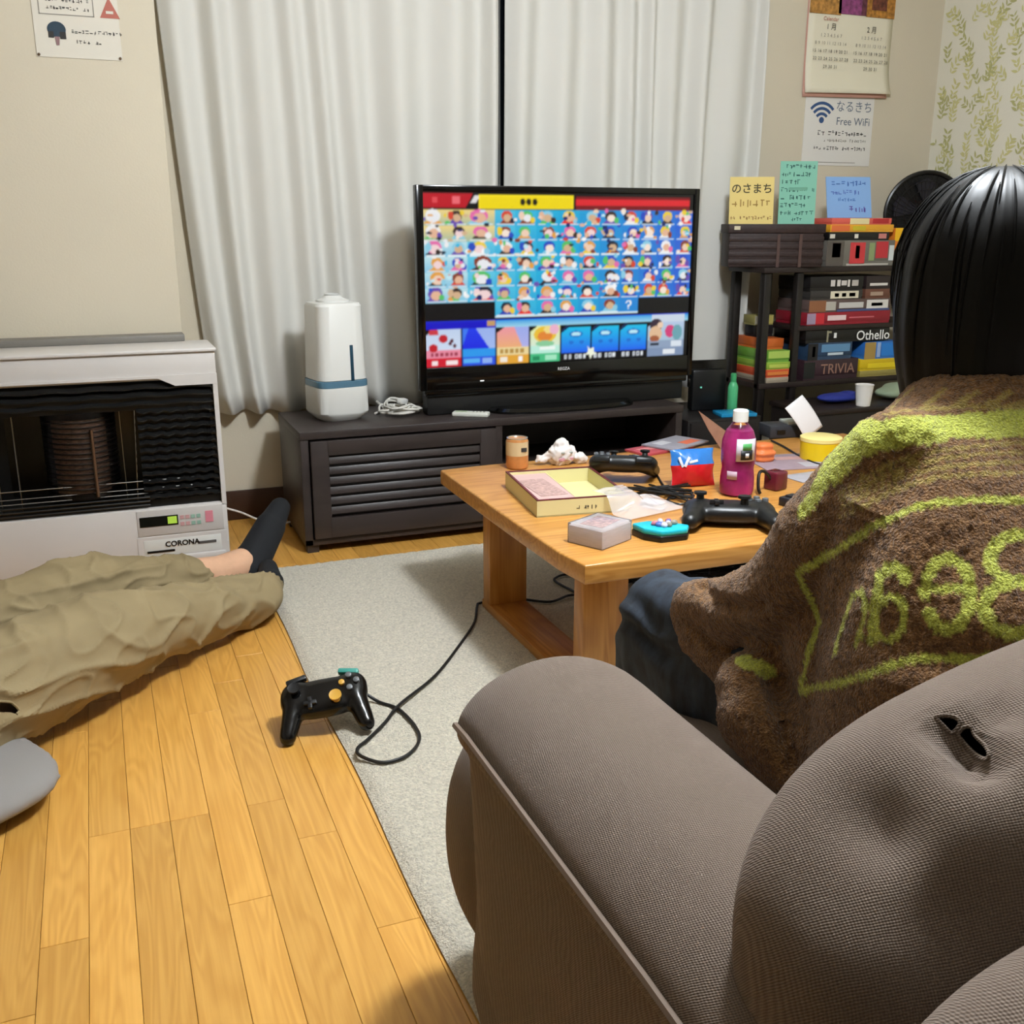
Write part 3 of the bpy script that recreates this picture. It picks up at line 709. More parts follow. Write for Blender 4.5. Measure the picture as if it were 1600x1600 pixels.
# lower left bay, a leaning stack
gbox(2.588, 2.70, .460, .022, '#a89a86', 'thin beige game box at the bottom of the green and red stack', dep=.235)
gbox(2.586, 2.70, .482, .034, '#c8502e', 'red orange game box low in the stack on the rack', dep=.235, prints=[(.05, .95, .3, .7, '#d8813c')])
gbox(2.586, 2.703, .516, .030, '#8fae3e', 'lime green game box above the red one on the rack', dep=.235, prints=[(.1, .9, .2, .7, '#b6c455')])
gbox(2.588, 2.698, .546, .048, '#6da03c', 'green and pale striped game box on the rack', dep=.235, prints=[(.03, .97, .35, .95, '#a9c45c')], rot=0)
gbox(2.60, 2.70, .594, .045, '#c7622a', 'orange game box on top of the green stack', dep=.20, y=3.64)
gbox(2.61, 2.70, .639, .050, '#1d1a1c', 'small black game box on the orange box', dep=.08, y=3.72, prints=[(.05, .3, .1, .9, '#4a4038')])
gbox(2.60, 2.70, .689, .042, '#8d8550', 'small olive and cream box topping the left stack', dep=.08, y=3.72, prints=[(.5, .95, .1, .9, '#b0a45a'), (.05, .45, .1, .9, '#a9a79c')])
# middle bay right
gbox(2.772, 3.21, .692, .053, '#8e1c2b', 'long red game box at the bottom of the middle shelf', prints=[(.0, .1, .1, .95, '#9d8aa0'), (.1, .2, .1, .95, '#c22a35'), (.24, .46, .35, .75, '#e2c9c9'), (.5, .8, .48, .58, '#c96a74')])
gbox(2.778, 3.205, .745, .052, '#5b4a47', 'brown and grey game box above the long red one', prints=[(.0, .2, .05, .95, '#8a5a3c'), (.2, .32, .15, .85, '#b5b0a6'), (.36, .66, .3, .75, '#c9c6c2'), (.7, .97, .2, .9, '#d8d4cf'), (.76, .9, .4, .65, '#5b4a47'), (.34, .99, .02, .2, '#46527e')])
gbox(2.78, 3.05, .797, .038, '#33302f', 'thin dark game box with white oblong label', prints=[(.38, .92, .12, .92, '#dcd4bd'), (.46, .54, .3, .7, '#6f6656'), (.6, .68, .3, .7, '#6f6656'), (.74, .86, .3, .7, '#6f6656')])
gbox(2.775, 3.05, .835, .058, '#161416', 'black game box with pale lettering under the rack top', prints=[(.38, .46, .3, .75, '#cfc9c4'), (.5, .56, .3, .75, '#dad4ce'), (.58, .68, .35, .7, '#cfc9c4'), (.70, .74, .25, .75, '#dad4ce'), (.78, .9, .3, .72, '#b9b3ad')])
gbox(3.065, 3.20, .797, .040, '#6a4436', 'small brown game box beside the white labelled one', prints=[(.2, .7, .3, .7, '#a8917f')])
gbox(3.065, 3.20, .837, .055, '#2a2022', 'small dark game box with white stripe on the middle shelf', prints=[(.15, .85, .25, .45, '#d8d2cc')])
# lower bay right
gbox(2.775, 3.06, .460, .085, '#37232a', 'maroon game box with scratchy pale letters on the lower shelf', prints=[(.0, .2, .1, .9, '#1a1d1b'), ('t', .62, .5, .060, 'TRIVIA', '#94705f')])
gbox(2.79, 3.02, .545, .072, '#2b415c', 'dark blue game box with sky picture on the lower shelf', prints=[(.0, .22, .0, .98, '#1e1c1d'), (.3, .95, .45, .9, '#5f8bb0'), (.45, .8, .25, .4, '#c7d3da'), (.1, .16, .2, .8, '#b9b5aa')])
gbox(2.772, 3.215, .617, .054, '#141314', 'flat black game box lettered Othello', prints=[('t', .80, .42, .058, 'Othello', '#f2f2f0'), (.245, .265, .05, .95, '#8f8a72'), (.265, .30, .75, .9, '#8f8a72'), (.33, .36, .35, .75, '#efefec')])
gbox(3.075, 3.29, .460, .026, '#9a8c4c', 'pale yellow thin game box at the lower shelf end')
gbox(3.07, 3.285, .486, .050, '#d3b41a', 'yellow game box on the lower shelf', prints=[(.2, .95, .2, .62, '#e9cf25')])
gbox(3.09, 3.275, .536, .075, '#2f6fc0', 'blue game box with yellow edge on the lower shelf', prints=[(.0, .32, .0, .98, '#a8894a'), (.36, .46, .1, .95, '#9fb6dc'), (.5, .97, .15, .9, '#2a7fd2')])
# things on the rack top
BXC = Vector((2.605, 3.612, 0)); BXR = math.radians(-22)
def on_box(x, y, z): return BXC+Vector((x*math.cos(BXR)-y*math.sin(BXR), x*math.sin(BXR)+y*math.cos(BXR), z))
bb = thing('storage_box', 'dark brown woven storage box on the rack top', 'box', (BXC.x, BXC.y, .934), (0, 0, BXR))
bbm = mat('box_brown', '#2b1b18', .6, var=(40, .3), bump=(90, .5, .003)); 
BX0, BX1 = -.195, .20
put('box_body', Geo().b2(BX0+.006, BX1-.006, 0, .16, 0, .15, bevel=.004), bbm, bb)
put('lid', Geo().b2(BX0, BX1, -.006, .166, .135, .171, bevel=.003), bbm, bb)
put('tag', Geo().b2(BX0+.022, BX0+.046, -.008, -.004, .148, .163), mat('tag_cream', '#c9c0a5', .5), bb)
for i in range(4): put('weave_band', Geo().b2(BX0+.004, BX1-.004, -.003, .002, .012+i*.03, .032+i*.03, bevel=.002), bbm, bb)
for x in (BX0+.2, BX0+.29): put('strap', Geo().b2(x, x+.012, -.006, .003, .0, .13), mat('strap_brown', '#4a342d', .6), bb)
gbox(2.845, 3.20, .934, .105, '#6e6a62', 'grey game box with red pictures on the rack top', y=3.59, prints=[(.0, .25, .02, .98, '#57504a'), (.08, .2, .35, .9, '#a02b30'), (.34, .56, .08, .92, '#c63a3e'), (.30, .92, .02, .1, '#b9b4aa'), (.62, .70, .2, .9, '#8a9a6a'), (.72, .9, .3, .95, '#b8323a'), (.92, .99, .2, .8, '#cfd6d6'), (.42, .48, .3, .8, '#e2b9b5')])
gbox(2.85, 3.165, 1.039, .034, '#151314', 'thin black game box with white dots on the rack top', y=3.59, prints=[(.02, .1, .25, .75, '#cfcac0'), (.42, .48, .25, .75, '#e0dccf'), (.82, .95, .2, .8, '#c77f78')])
gbox(2.855, 3.185, 1.073, .030, '#e0a22e', 'yellow orange game box on the rack top', y=3.59, prints=[(.02, .3, .1, .9, '#dc6f3c'), (.35, .55, .2, .8, '#c9b52e')])
gbox(2.86, 3.17, 1.103, .026, '#d65f52', 'red and cream topmost game box under the blue card', y=3.59, prints=[(.3, .62, .05, .95, '#e3d4a0'), (.68, .95, .2, .9, '#b02a2f')])
gbox(3.205, 3.29, .934, .155, '#d97a2a', 'upright orange and yellow game box beside the fan', y=3.60, prints=[(.0, .6, .65, 1, '#f0b81e'), (.65, 1, .7, 1, '#e8e4d6'), (.7, 1, .0, .65, '#d8b83a')])
# handwritten cards
def card(name, p0, w_, h_, col, label, lean=.12, yaw=0, rows_=(), ink='#2c2a20'):
    t = thing(name, label, 'sign', p0, (-lean, 0, yaw), 'handwritten cards on the rack')
    put('card', Geo().b2(-w_/2, w_/2, 0, .003, 0, h_), mat('card'+col, col, .7), t)
    put('stand', Geo().box((0, .03, h_*.3+.06*lean), (w_*.5, .002, h_*.62), rot=(.5, 0, 0)), MATS['card'+col], t)
    for (txt, x, z, sz, c) in rows_: write(txt, sz, mat('ink'+c, c, .7), t, (x*w_, -.0008, z*h_), bold=.0006)
    return t
c1_ = card('hand_lettered_card', on_box(-.10, .03, 1.105), .18, .185, '#dcc57a', 'yellow hand lettered card standing on the brown box', .1, BXR, rows_=(('のさまち', 0, .74, .042, '#3c3620'),))
c2_ = card('hand_lettered_card', on_box(.085, .03, 1.105), .15, .245, '#7db8a2', 'tall teal hand lettered card standing on the brown box', .06, BXR)
c3_ = card('hand_lettered_card', (2.965, 3.61, 1.130), .20, .17, '#7fa5d6', 'blue hand lettered card leaning on the stacked game boxes', .25, -.2)
CARDS = (c1_, c2_, c3_)
card('folded_card', on_box(.155, .115, 1.105), .07, .20, '#c3bda6', 'blank cream folded card behind the teal card', .05)
# desk fan
fn = thing('desk_fan', 'black round desk fan on the rack top by the corner', 'fan', (3.47, 3.74, .934), (0, 0, math.radians(-24)))
fb = mat('fan_black', '#0b0b0c', .3)
put('base', Geo().lathe([(.085, 0), (.09, .006), (.085, .02), (.03, .035), (.022, .05)], 32), fb, fn)
put('neck', Geo().cyl((0, 0.03, .04), (0, .045, .19), .016, .014), fb, fn)
put('motor', Geo().lathe([(.03, -.01), (.045, .01), (.045, .08), (.02, .10)], 24, Matrix.Translation((0, .01, .225)) @ Matrix.Rotation(-math.pi/2, 4, 'X')), fb, fn)
FR = .172; fz = .218
Mx = Matrix.Translation((0, -.03, fz)) @ Matrix.Rotation(math.pi/2, 4, 'X')
put('rim', Geo().add(*(lambda G: (G.v, G.f))(Geo().tube([(FR*math.cos(a), FR*math.sin(a), 0) for a in np.linspace(0, 2*math.pi, 49)], .010, 8)), M=Mx), fb, fn)
gg = Geo()
for k in range(44):
    a = 2*math.pi*k/44; gg.tube([(r*math.cos(a+.5*(1-r/FR)), r*math.sin(a+.5*(1-r/FR)), z_) for r, z_ in ((.03, .035), (.08, .034), (.13, .022), (FR, .003))], .0013, 4)
for r in (.06, .10, .135): gg.tube([(r*math.cos(a), r*math.sin(a), .036-(r/FR)**3*.025) for a in np.linspace(0, 2*math.pi, 33)], .0015, 4)
put('front_grille', Geo().add(gg.v, gg.f, Mx), mat('grille_black', '#17171a', .25), fn)
put('back_shell', Geo().add(*(lambda G: (G.v, G.f))(Geo().lathe([(.02, -.07), (.08, -.068), (.14, -.05), (FR-.003, -.002)], 40)), M=Mx), fb, fn)
put('hub_cap', Geo().add(*(lambda G: (G.v, G.f))(Geo().lathe([(.032, .034), (.03, .04), (.012, .043)], 24)), M=Mx), fb, fn)
for k in range(5):
    a = 2*math.pi*k/5; pts = []
    B_ = Geo().add([(.03*math.cos(a), .03*math.sin(a), .0), (.03*math.cos(a+.5), .03*math.sin(a+.5), .012), (.14*math.cos(a+.75), .14*math.sin(a+.75), .014), (.148*math.cos(a+.35), .148*math.sin(a+.35), .006), (.135*math.cos(a), .135*math.sin(a), -.004)], [(0, 1, 2, 3, 4)])
    put('blade', Geo().add(B_.v, B_.f, Mx), mat('blade_dark', '#1d1b26', .2), fn)
# low shelf things under the rack: low dark chest with odds and ends
lc = thing('low_chest', 'low dark brown chest in front of the rack', 'chest', (2.60, 3.29, 0))
put('chest_body', Geo().b2(0, .85, 0, .27, .0, .37, bevel=.004), mat('chest_brown', '#1c1513', .45, var=(20, .2)), lc)
put('chest_lid', Geo().b2(-.008, .858, -.008, .277, .37, .39, bevel=.004), mat('chest_brown2', '#221a18', .4), lc)
put('blue_pouch', fuse(Geo().ell((0, 0, .02), (.10, .05, .018), 2.5, 2.2).ell((.05, .0, .028), (.05, .04, .016)), .006, 4), mat('pouch_blue', '#1d2a7c', .7), loc=(2.83, 3.42, .392), label='dark blue cloth pouch on the low chest', cat='pouch')
put('folded_cloth', fuse(Geo().ell((0, 0, .024), (.085, .06, .022), 3, 2.4).ell((.02, .0, .045), (.06, .05, .018), 3, 2.4), .006, 4), mat('cloth_sage', '#87957c', .9), loc=(3.12, 3.42, .392), rot=(0, 0, .2), label='sage green folded cloth on the low chest', cat='cloth')
wc = thing('white_cup', 'white paper cup standing on the low chest', 'cup', (2.87, 3.315, .39))
put('cup_body', Geo().lathe([(.026, 0), (.028, .002), (.036, .085), (.033, .084), (.025, .004)], 28), mat('paper_white', '#dedbd6', .6), wc)
put('cup_rim', Geo().lathe([(.035, .083), (.0375, .085), (.0375, .088), (.034, .088), (.033, .085)], 28), MATS['paper_white'], wc)

# ================================================================== PAPERS ON THE WALLS
ink = mat('ink_dark', '#33312f', .7); grey_ink = mat('ink_grey', '#8a857c', .7)
paper = mat('paper_sheet', '#dcd6c8', .7)
def scribble(par, x0, x1, z, h, m, y=-.0032, seed=0, rot=None):
    q = random.Random(seed); x = x0; G = Geo()
    while x < x1:
        w_ = h*q.uniform(.55, .95)
        if q.random() > .12:
            for _ in range(q.randrange(2, 4)):
                if q.random() < .5: xx = x+q.uniform(.1, .9)*w_*.8; G.b2(xx, xx+h*.13, y-.0004, y+.0003, z-h*q.uniform(.2, .5), z+h*q.uniform(.1, .5))
                else: zz = z+q.uniform(-.4, .4)*h; G.b2(x, x+w_*q.uniform(.6, .9), y-.0004, y+.0003, zz, zz+h*.13)
        x += w_*1.1
    return put('lettering', G.mesh('lettering', 0), m, par)
def wallY(x, y, yy_): return ony(x, y, yy_)
# left notice
p = ony(122, 48, YP); nz0 = ony(60, 86, YP); nz1 = ony(190, 90, YP)
nx0, nx1, nzb, nzt = nz0.x-.004, nz1.x+.002, nz0.z-.004, 1.86
nt_ = thing('notice_sheet', 'white printed notice pinned above the heater', 'notice', (nx0, YP, nzb))
NW, NH = nx1-nx0, nzt-nzb
put('sheet', Geo().b2(0, NW, -.0025, -.0005, 0, NH), paper, nt_)
red = mat('ink_red', '#b56a5c', .7)
def bar(par, x0, x1, z0, z1, m, y=-.003): return put('print', Geo().b2(x0, x1, y-.0004, y+.0003, z0, z1), m, par)
zb_ = .118
for (a0, a1, c0_, c1_) in ((.018, .172, zb_, zb_+.0025), (.018, .172, zb_+.058, zb_+.0605), (.018, .0205, zb_, zb_+.06), (.1695, .172, zb_, zb_+.06)): bar(nt_, a0, a1, c0_, c1_, grey_ink)
scribble(nt_, .04, .155, zb_+.041, .011, ink, seed=1); scribble(nt_, .04, .155, zb_+.019, .011, ink, seed=2)
put('print', Geo().prism([(.188, zb_), (.245, zb_), (.2165, zb_+.058)], .0006, Matrix.Translation((0, -.003, 0)) @ Matrix.Rotation(math.pi/2, 4, 'X')), red, nt_)
bar(nt_, .206, .227, zb_+.012, zb_+.02, paper, -.0042)
dm = mat('ink_navy', '#2b3e4d', .7)
put('print', Geo().prism([(.062+.026*math.cos(a)*(1.0), .078+.022*math.sin(a)) for a in np.linspace(0, 2*math.pi, 25)[:-1]], .0006, Matrix.Translation((0, -.003, 0)) @ Matrix.Rotation(math.pi/2, 4, 'X')), dm, nt_)
bar(nt_, .038, .053, .054, .072, ink, -.0034); bar(nt_, .070, .087, .052, .072, ink, -.0034)
put('print', Geo().prism([(.055, .058), (.069, .058), (.066, .034), (.058, .034)], .0006, Matrix.Translation((0, -.0033, 0)) @ Matrix.Rotation(math.pi/2, 4, 'X')), mat('ink_pinkish', '#8d6f70', .7), nt_)
scribble(nt_, .104, .24, .074, .012, ink, seed=3); scribble(nt_, .104, .185, .046, .012, ink, seed=4)
for x in (.006, NW-.006): put('pin', Geo().lathe([(.004, 0), (.0042, .003), (.0025, .006)], 12, Matrix.Translation((x, -.002, .006)) @ Matrix.Rotation(math.pi/2, 4, 'X')), mat('pin_brown', '#6a5540', .3, metal=.5), nt_)
scribble(nt_, .02, .24, .215, .011, grey_ink, seed=5)
# calendar
c00 = ony(1254, 145, YB); c11 = ony(1383, 152, YB)
cl_ = thing('calendar', 'wall calendar with two months and a colourful picture, curled at the bottom', 'calendar', (c00.x, YB, c00.z))
CW, CH = c11.x-c00.x, .56
def calfn(off, curl):
    def fn(u, v):
        z = v*CH; e = max(0, 1-v*4)
        return (u*CW+off, -.006-curl*(e**2)*(.4+.6*u)-.004*math.sin(u*3)*(1-v), z+e*e*.01*u)
    return fn
calp = mat('calendar_page', '#dfd8c2', .65)
def sheet(fn, name, m, par):
    me = grid(12, 24, fn).mesh(name, 0); me.shade_smooth(); o = put(name, me, m, par); q_ = o.modifiers.new('t', 'SOLIDIFY'); q_.thickness = .0008; return o
sheet(calfn(0, .03), 'page', calp, cl_)
def c2(u, v): x, y, z = calfn(-.006, .012)(u, v); return (x, y+.003, z-.016+.0)
sheet(c2, 'under_page', mat('calendar_pink', '#c39483', .7), cl_)
def calpt(u, v, d=.0035):
    x, y, z = calfn(0, .03)(u, v); return (x, y-d, z)
tx = ('1 2 3 4 5 6 7', '8 9 10 11 12 13 14', '15 16 17 18 19 20 21', '22 23 24 25 26 27 28', '29 30 31')
for s_, u in ((0, .26), (1, .74)):
    write(('1 月', '2 月')[s_], .03, ink if s_ else ink, cl_, calpt(u, .475, .006))
    for i, t_ in enumerate(tx): write(t_, .0185, grey_ink if i < 2 else ink, cl_, calpt(u, .415-.056*i, .008+.006*(i > 2)), spacing=1.15)
write('Calendar', .022, red, cl_, calpt(.25, .532, .006))
for u0, u1, v0, v1, cc in ((.0, .36, .565, 1, '#a8793c'), (.33, .60, .575, 1, '#84406f'), (.60, .66, .575, 1, '#5a2e3a'), (.66, 1, .57, 1, '#a9742f'), (.72, .9, .62, .95, '#6a3a2a')):
    put('picture', Geo().b2(u0*CW, u1*CW, -.0125-.0007*(cc == '#6a3a2a'), -.009, v0*CH, v1*CH), mat('cal'+cc, cc, .6, var=(60, .5)), cl_)
# wifi notice
w0 = ony(1250, 250, YB); w1 = ony(1358, 240, YB)
wf = thing('wifi_notice', 'white sheet with blue wireless symbol below the calendar', 'notice', (w0.x+.006, YB, w0.z-.02))
WW, WH = w1.x-w0.x-.004, .30
put('sheet', Geo().b2(0, WW, -.0025, -.0005, 0, WH), mat('paper_sheet2', '#dbd8d2', .7), wf)
bl = mat('ink_blue', '#33507c', .7)
def arc(cx, cz, r0, r1, a0, a1, m, par):
    A_ = np.linspace(a0, a1, 14); pts = [(cx+r1*math.cos(a), cz+r1*math.sin(a)) for a in A_]+[(cx+r0*math.cos(a), cz+r0*math.sin(a)) for a in A_[::-1]]
    return put('print', Geo().prism(pts, .0006, Matrix.Translation((0, -.003, 0)) @ Matrix.Rotation(math.pi/2, 4, 'X')), m, par)
ac = (.090, .178)
for r in (.030, .052, .074): arc(ac[0], ac[1], r, r+.012, math.radians(42), math.radians(138), bl, wf)
put('print', Geo().prism([(ac[0]+.013*math.cos(a), ac[1]+.010+.013*math.sin(a)) for a in np.linspace(0, 6.283, 17)[:-1]], .0006, Matrix.Translation((0, -.003, 0)) @ Matrix.Rotation(math.pi/2, 4, 'X')), bl, wf)
write('なるきち', .050, mat('ink_steel', '#5d6a7a', .7), wf, (.262, -.0036, .245)); write('Free WiFi', .046, MATS['ink_steel'], wf, (.262, -.0036, .185))
scribble(wf, .075, .335, .135, .021, ink, seed=6); scribble(wf, .11, .34, .105, .014, grey_ink, seed=7); scribble(wf, .06, .335, .072, .017, ink, seed=8)
put('print', Geo().b2(.05, WW-.08, -.0034, -.0026, .012, .0145), grey_ink, wf)

for k_, (c_, x0, x1, z, h_, col_) in enumerate([(CARDS[0], -.08, .08, .082, .034, '#9a7a3c'), (CARDS[0], -.085, .085, .024, .016, '#8a6030')]+
        [(CARDS[1], -.068, .062-.02*(i % 3), .224-.030*i, .019, '#1d4a48') for i in range(7)]+[(CARDS[1], -.02, .02, .018, .016, '#1d4a48')]+
        [(CARDS[2], -.075, .075, .142, .024, '#3b63a8'), (CARDS[2], -.08, .05, .105, .02, '#4a5fae'), (CARDS[2], -.07, .03, .075, .018, '#4f78b8'), (CARDS[2], .0, .07, .035, .026, '#5a4a9a')]):
    scribble(c_, x0, x1, z, h_, mat('ink'+col_, col_, .7), y=-.0006, seed=40+k_)

# ================================================================== TABLE
TT = .40
twm = wood('table_wood', '#cf9850', '#ad742f', axis=0, rough=.32, scale=.8)
twm2 = wood('table_wood_leg', '#c98f45', '#a56a28', axis=2, rough=.35, scale=.8)
twm3 = wood('table_wood_rail', '#c98f45', '#a56a28', axis=1, rough=.35, scale=.8)
KX0, KX1, KY0, KY1 = .905, 2.40, 1.870, 2.845
tb = thing('coffee_table', 'low solid wooden coffee table on the rug', 'table', (0, 0, 0))
# top: slightly bowed edges, rounded corners
outl = []
def edge(p, q, bow, n=10):
    for i in range(n):
        t = i/n; x = p[0]+(q[0]-p[0])*t; y = p[1]+(q[1]-p[1])*t; d = bow*math.sin(math.pi*t)
        nx, ny = (q[1]-p[1]), -(q[0]-p[0]); L_ = math.hypot(nx, ny); outl.append((x+nx/L_*d, y+ny/L_*d))
edge((KX0+.012, KY0), (KX1-.012, KY0), .004); edge((KX1, KY0+.012), (KX1, KY1-.012), .004); edge((KX1-.012, KY1), (KX0+.012, KY1), .004); edge((KX0, KY1-.012), (KX0, KY0+.012), .004)
bm = bmesh.new(); me0 = Geo().prism(outl, .046, Matrix.Translation((0, 0, TT-.046))).mesh('x', 0); bm.from_mesh(me0)
bmesh.ops.bevel(bm, geom=[e for e in bm.edges if abs(e.verts[0].co.z-e.verts[1].co.z) < 1e-5], offset=.006, segments=3, profile=.5, affect='EDGES')
bm.to_mesh(me0); bm.free(); me0.shade_smooth(); sharpen(me0, 35)
put('tabletop', me0, twm, tb)
for x in (.972, KX1-.18):
    for y in (1.985, 2.60): put('leg', Geo().b2(x, x+.115, y, y+.055, .04, TT-.044, bevel=.003), twm2, tb)
    put('foot_rail', Geo().b2(x, x+.115, 1.955, 2.668, .014, .042, bevel=.004), twm3, tb)
put('stretcher', Geo().b2(1.05, KX1-.15, 2.30, 2.36, TT-.10, TT-.046), twm, tb)

# ------------------------------------------------------------------ things on the table
def T(px, py): return onz(px, py, TT)
# drink can
p = T(808, 731); cn = thing('drink_can', 'small orange and cream drink can on the table corner', 'can', p)
cr = .0335; chh = .092
put('can_body', Geo().lathe([(cr*.82, 0), (cr*.95, .003), (cr, .008), (cr, chh-.008), (cr*.9, chh-.001)], 32), mat('can_orange', '#c98a52', .3, metal=.25, var=(30, .15)), cn)
put('cream_band', Geo().lathe([(cr+.0004, chh*.45), (cr+.0004, chh*.90)], 32), mat('can_cream', '#cdb58c', .35), cn)
put('dark_mark', Geo().box((.008, -cr-.0004, chh*.66), (.018, .001, .012)), ink, cn)
put('lid', Geo().lathe([(cr*.92, chh-.002), (cr*.95, chh+.001), (cr*.86, chh+.002), (cr*.82, chh-.002)], 32), mat('alu', '#cfcac0', .3, metal=.9), cn)
# open shallow box
def tray():
    A_ = T(839, 809); B_ = T(788, 761); f2 = T(965, 800)
    t = thing('open_card_box', 'open cream card box with dark red rim on the table', 'box', A_, (0, 0, math.atan2((f2-A_).y, (f2-A_).x)))
    Lx, Ly, hh, th_ = .245, (B_-A_).length*1.0, .042, .006
    cmat = mat('box_cream', '#d6cd97', .55); rim = mat('box_red_rim', '#5e1c24', .5)
    put('bottom', Geo().b2(0, Lx, 0, Ly, 0, .004), cmat, t)
    for x0, x1, y0, y1 in ((0, Lx, 0, th_), (0, Lx, Ly-th_, Ly), (0, th_, th_, Ly-th_), (Lx-th_, Lx, th_, Ly-th_)):
        put('wall', Geo().b2(x0, x1, y0, y1, 0, hh), cmat, t)
        put('rim', Geo().b2(x0, x1, y0, y1, hh, hh+.003), rim, t)
    put('divider', Geo().b2(Lx*.46, Lx*.46+.003, th_, Ly-th_, .004, hh*.85), cmat, t)
    put('inner_tray', Geo().b2(th_, Lx*.46, th_, Ly-th_, .004, hh*.82), mat('tray_pink', '#c9a9a4', .6), t)
    put('card_print', Geo().box((Lx*.24, Ly*.5, hh*.835), (Lx*.3, Ly*.55, .001), rot=(0, 0, .1)), mat('tray_print', '#b3938c', .6, var=(120, .3)), t)
    scribble(t, Lx*.42, Lx*.62, hh*.45, .011, ink, y=-.0004, seed=77)
    return t, Lx, Ly, hh
TRAY, TRX, TRY, TRH = tray()
def tray_gap(p_):
    """distance on the table from a point to the card box"""
    d = Vector((p_[0], p_[1], 0))-Vector((TRAY.location.x, TRAY.location.y, 0)); a_ = TRAY.rotation_euler.z
    x, y = d.x*math.cos(a_)+d.y*math.sin(a_), -d.x*math.sin(a_)+d.y*math.cos(a_)
    return math.hypot(max(-x, 0, x-TRX), max(-y, 0, y-TRY))
# crumpled white wrapper
p = T(882, 727)
wm = fuse(Geo().ell((0, 0, .03), (.045, .035, .034)).ell((.0, .005, .055), (.026, .024, .024)).ell((-.06, .01, .022), (.03, .012, .012), rot=(0, -.4, 0)).ell((.055, -.01, .016), (.025, .02, .018)), .004, 2)
displace(wm, lambda c: .009*noise.noise(c*55)+.004*noise.noise(c*120))
for v in wm.vertices: v.co.z = max(v.co.z, .0008)
wr_ = thing('crumpled_wrapper', 'crumpled white paper wrapper behind the open card box', 'wrapper', p+Vector((0, .02, -.001)))
put('paper', wm, mat('wrapper_white', '#dcd6d2', .6), wr_)
put('pink_print', Geo().box((.0, -.032, .022), (.05, .003, .010), rot=(.2, 0, .1), bevel=.001), mat('wrapper_pink', '#c99aa6', .6), wr_)
for x in (-.012, .014): put('grey_print', Geo().box((x, -.034, .042), (.012, .004, .006), rot=(.2, 0, 0), bevel=.001), mat('wrapper_grey', '#9aa09a', .6), wr_)

def gamepad(name, label, loc, rot, body, s=1.0, accents=(), group=None, scale=1.0):
    t = thing(name, label, 'controller', loc, rot, group)
    g = Geo().ell((0, 0, .022*s), (.058*s, .036*s, .018*s), 3.2, 2.6)
    g.ell((-.045*s, .006*s, .022*s), (.03*s, .034*s, .019*s), 2.4, 2.2).ell((.045*s, .006*s, .022*s), (.03*s, .034*s, .019*s), 2.4, 2.2)
    for sg in (-1, 1):
        g.cap((sg*.052*s, -.008*s, .021*s), (sg*.066*s, -.060*s, .017*s), .021*s, .0145*s)
    put('shell', fuse(g, .0035*s, 6), body, t)
    dark = mat('pad_stick', '#17181a', .4)
    for sx_, sy_, r, m_ in ((-.046, .012, .0105, dark), (.022, -.016, .0105, dark)):
        put('stick', Geo().lathe([(.007*s, .034*s), (.006*s, .046*s), (r*s, .048*s), (r*s, .052*s), (r*.6*s, .051*s)], 20, Matrix.Translation((sx_*s, sy_*s, 0))), accents[0] if accents and sx_ > 0 else m_, t)
    for i in range(4):
        a = i*math.pi/2; put('button', Geo().lathe([(.0052*s, .036*s), (.0052*s, .0435*s), (.003*s, .0445*s)], 14, Matrix.Translation(((.046+.0125*math.cos(a))*s, (.012+.0125*math.sin(a))*s, 0))), accents[1] if len(accents) > 1 and i == 2 else mat('pad_btn', '#5f6265', .35), t)
    put('dpad', Geo().box((-.022*s, -.017*s, .041*s), (.022*s, .007*s, .007*s), bevel=.001).box((-.022*s, -.017*s, .041*s), (.007*s, .022*s, .007*s), bevel=.001), dark, t)
    for sg in (-1, 1): put('shoulder_button', Geo().box((sg*.045*s, .041*s, .026*s), (.036*s, .010*s, .012*s), rot=(0, 0, -sg*.22), bevel=.004), accents[2] if len(accents) > 2 and sg > 0 else dark, t)
    return t
padm = mat('pad_black', '#121314', .38); padg = mat('pad_gloss', '#0a0a0b', .16)
p = T(978, 756); gamepad('gamepad', 'black gamepad standing on its grips behind the card box', p+Vector((0, .02, .024)), (math.radians(20), 0, math.radians(150)), padm, 1.3)
p = T(1148, 824); gp2 = gamepad('gamepad', 'black gamepad in front of the pink drink bottle, grips towards the sofa', p+Vector((0.005, .035, -.004)), (math.radians(-4), 0, math.radians(-28)), padm, 1.5)
# deck of cards in a clear case
p0 = T(941, 861); p1 = T(1000, 838); p2 = T(896, 847)
dc = thing('card_deck', 'thick white deck of cards in a clear case at the table edge', 'card deck', p0, (0, 0, math.atan2((p1-p0).y, (p1-p0).x)))
dl, dw, dh = .115, (p2-p0).length*1.1, .048
put('cards', Geo().b2(.003, dl-.003, .003, dw-.003, .002, dh-.006), mat('cards_white', '#dcd6d6', .6, var=(300, .18, (.1, .1, 6))), dc)
put('clear_case', Geo().b2(0, dl, 0, dw, 0, dh, bevel=.002), mat('clear_plastic', '#f4f0f2', .12, trans=.85, ior=1.2), dc)
put('top_card', Geo().box((dl*.5, dw*.5, dh-.0042), (dl*.7, dw*.6, .001), rot=(0, 0, .1)), mat('card_pinkish', '#cfa9a4', .5, var=(90, .4)), dc)
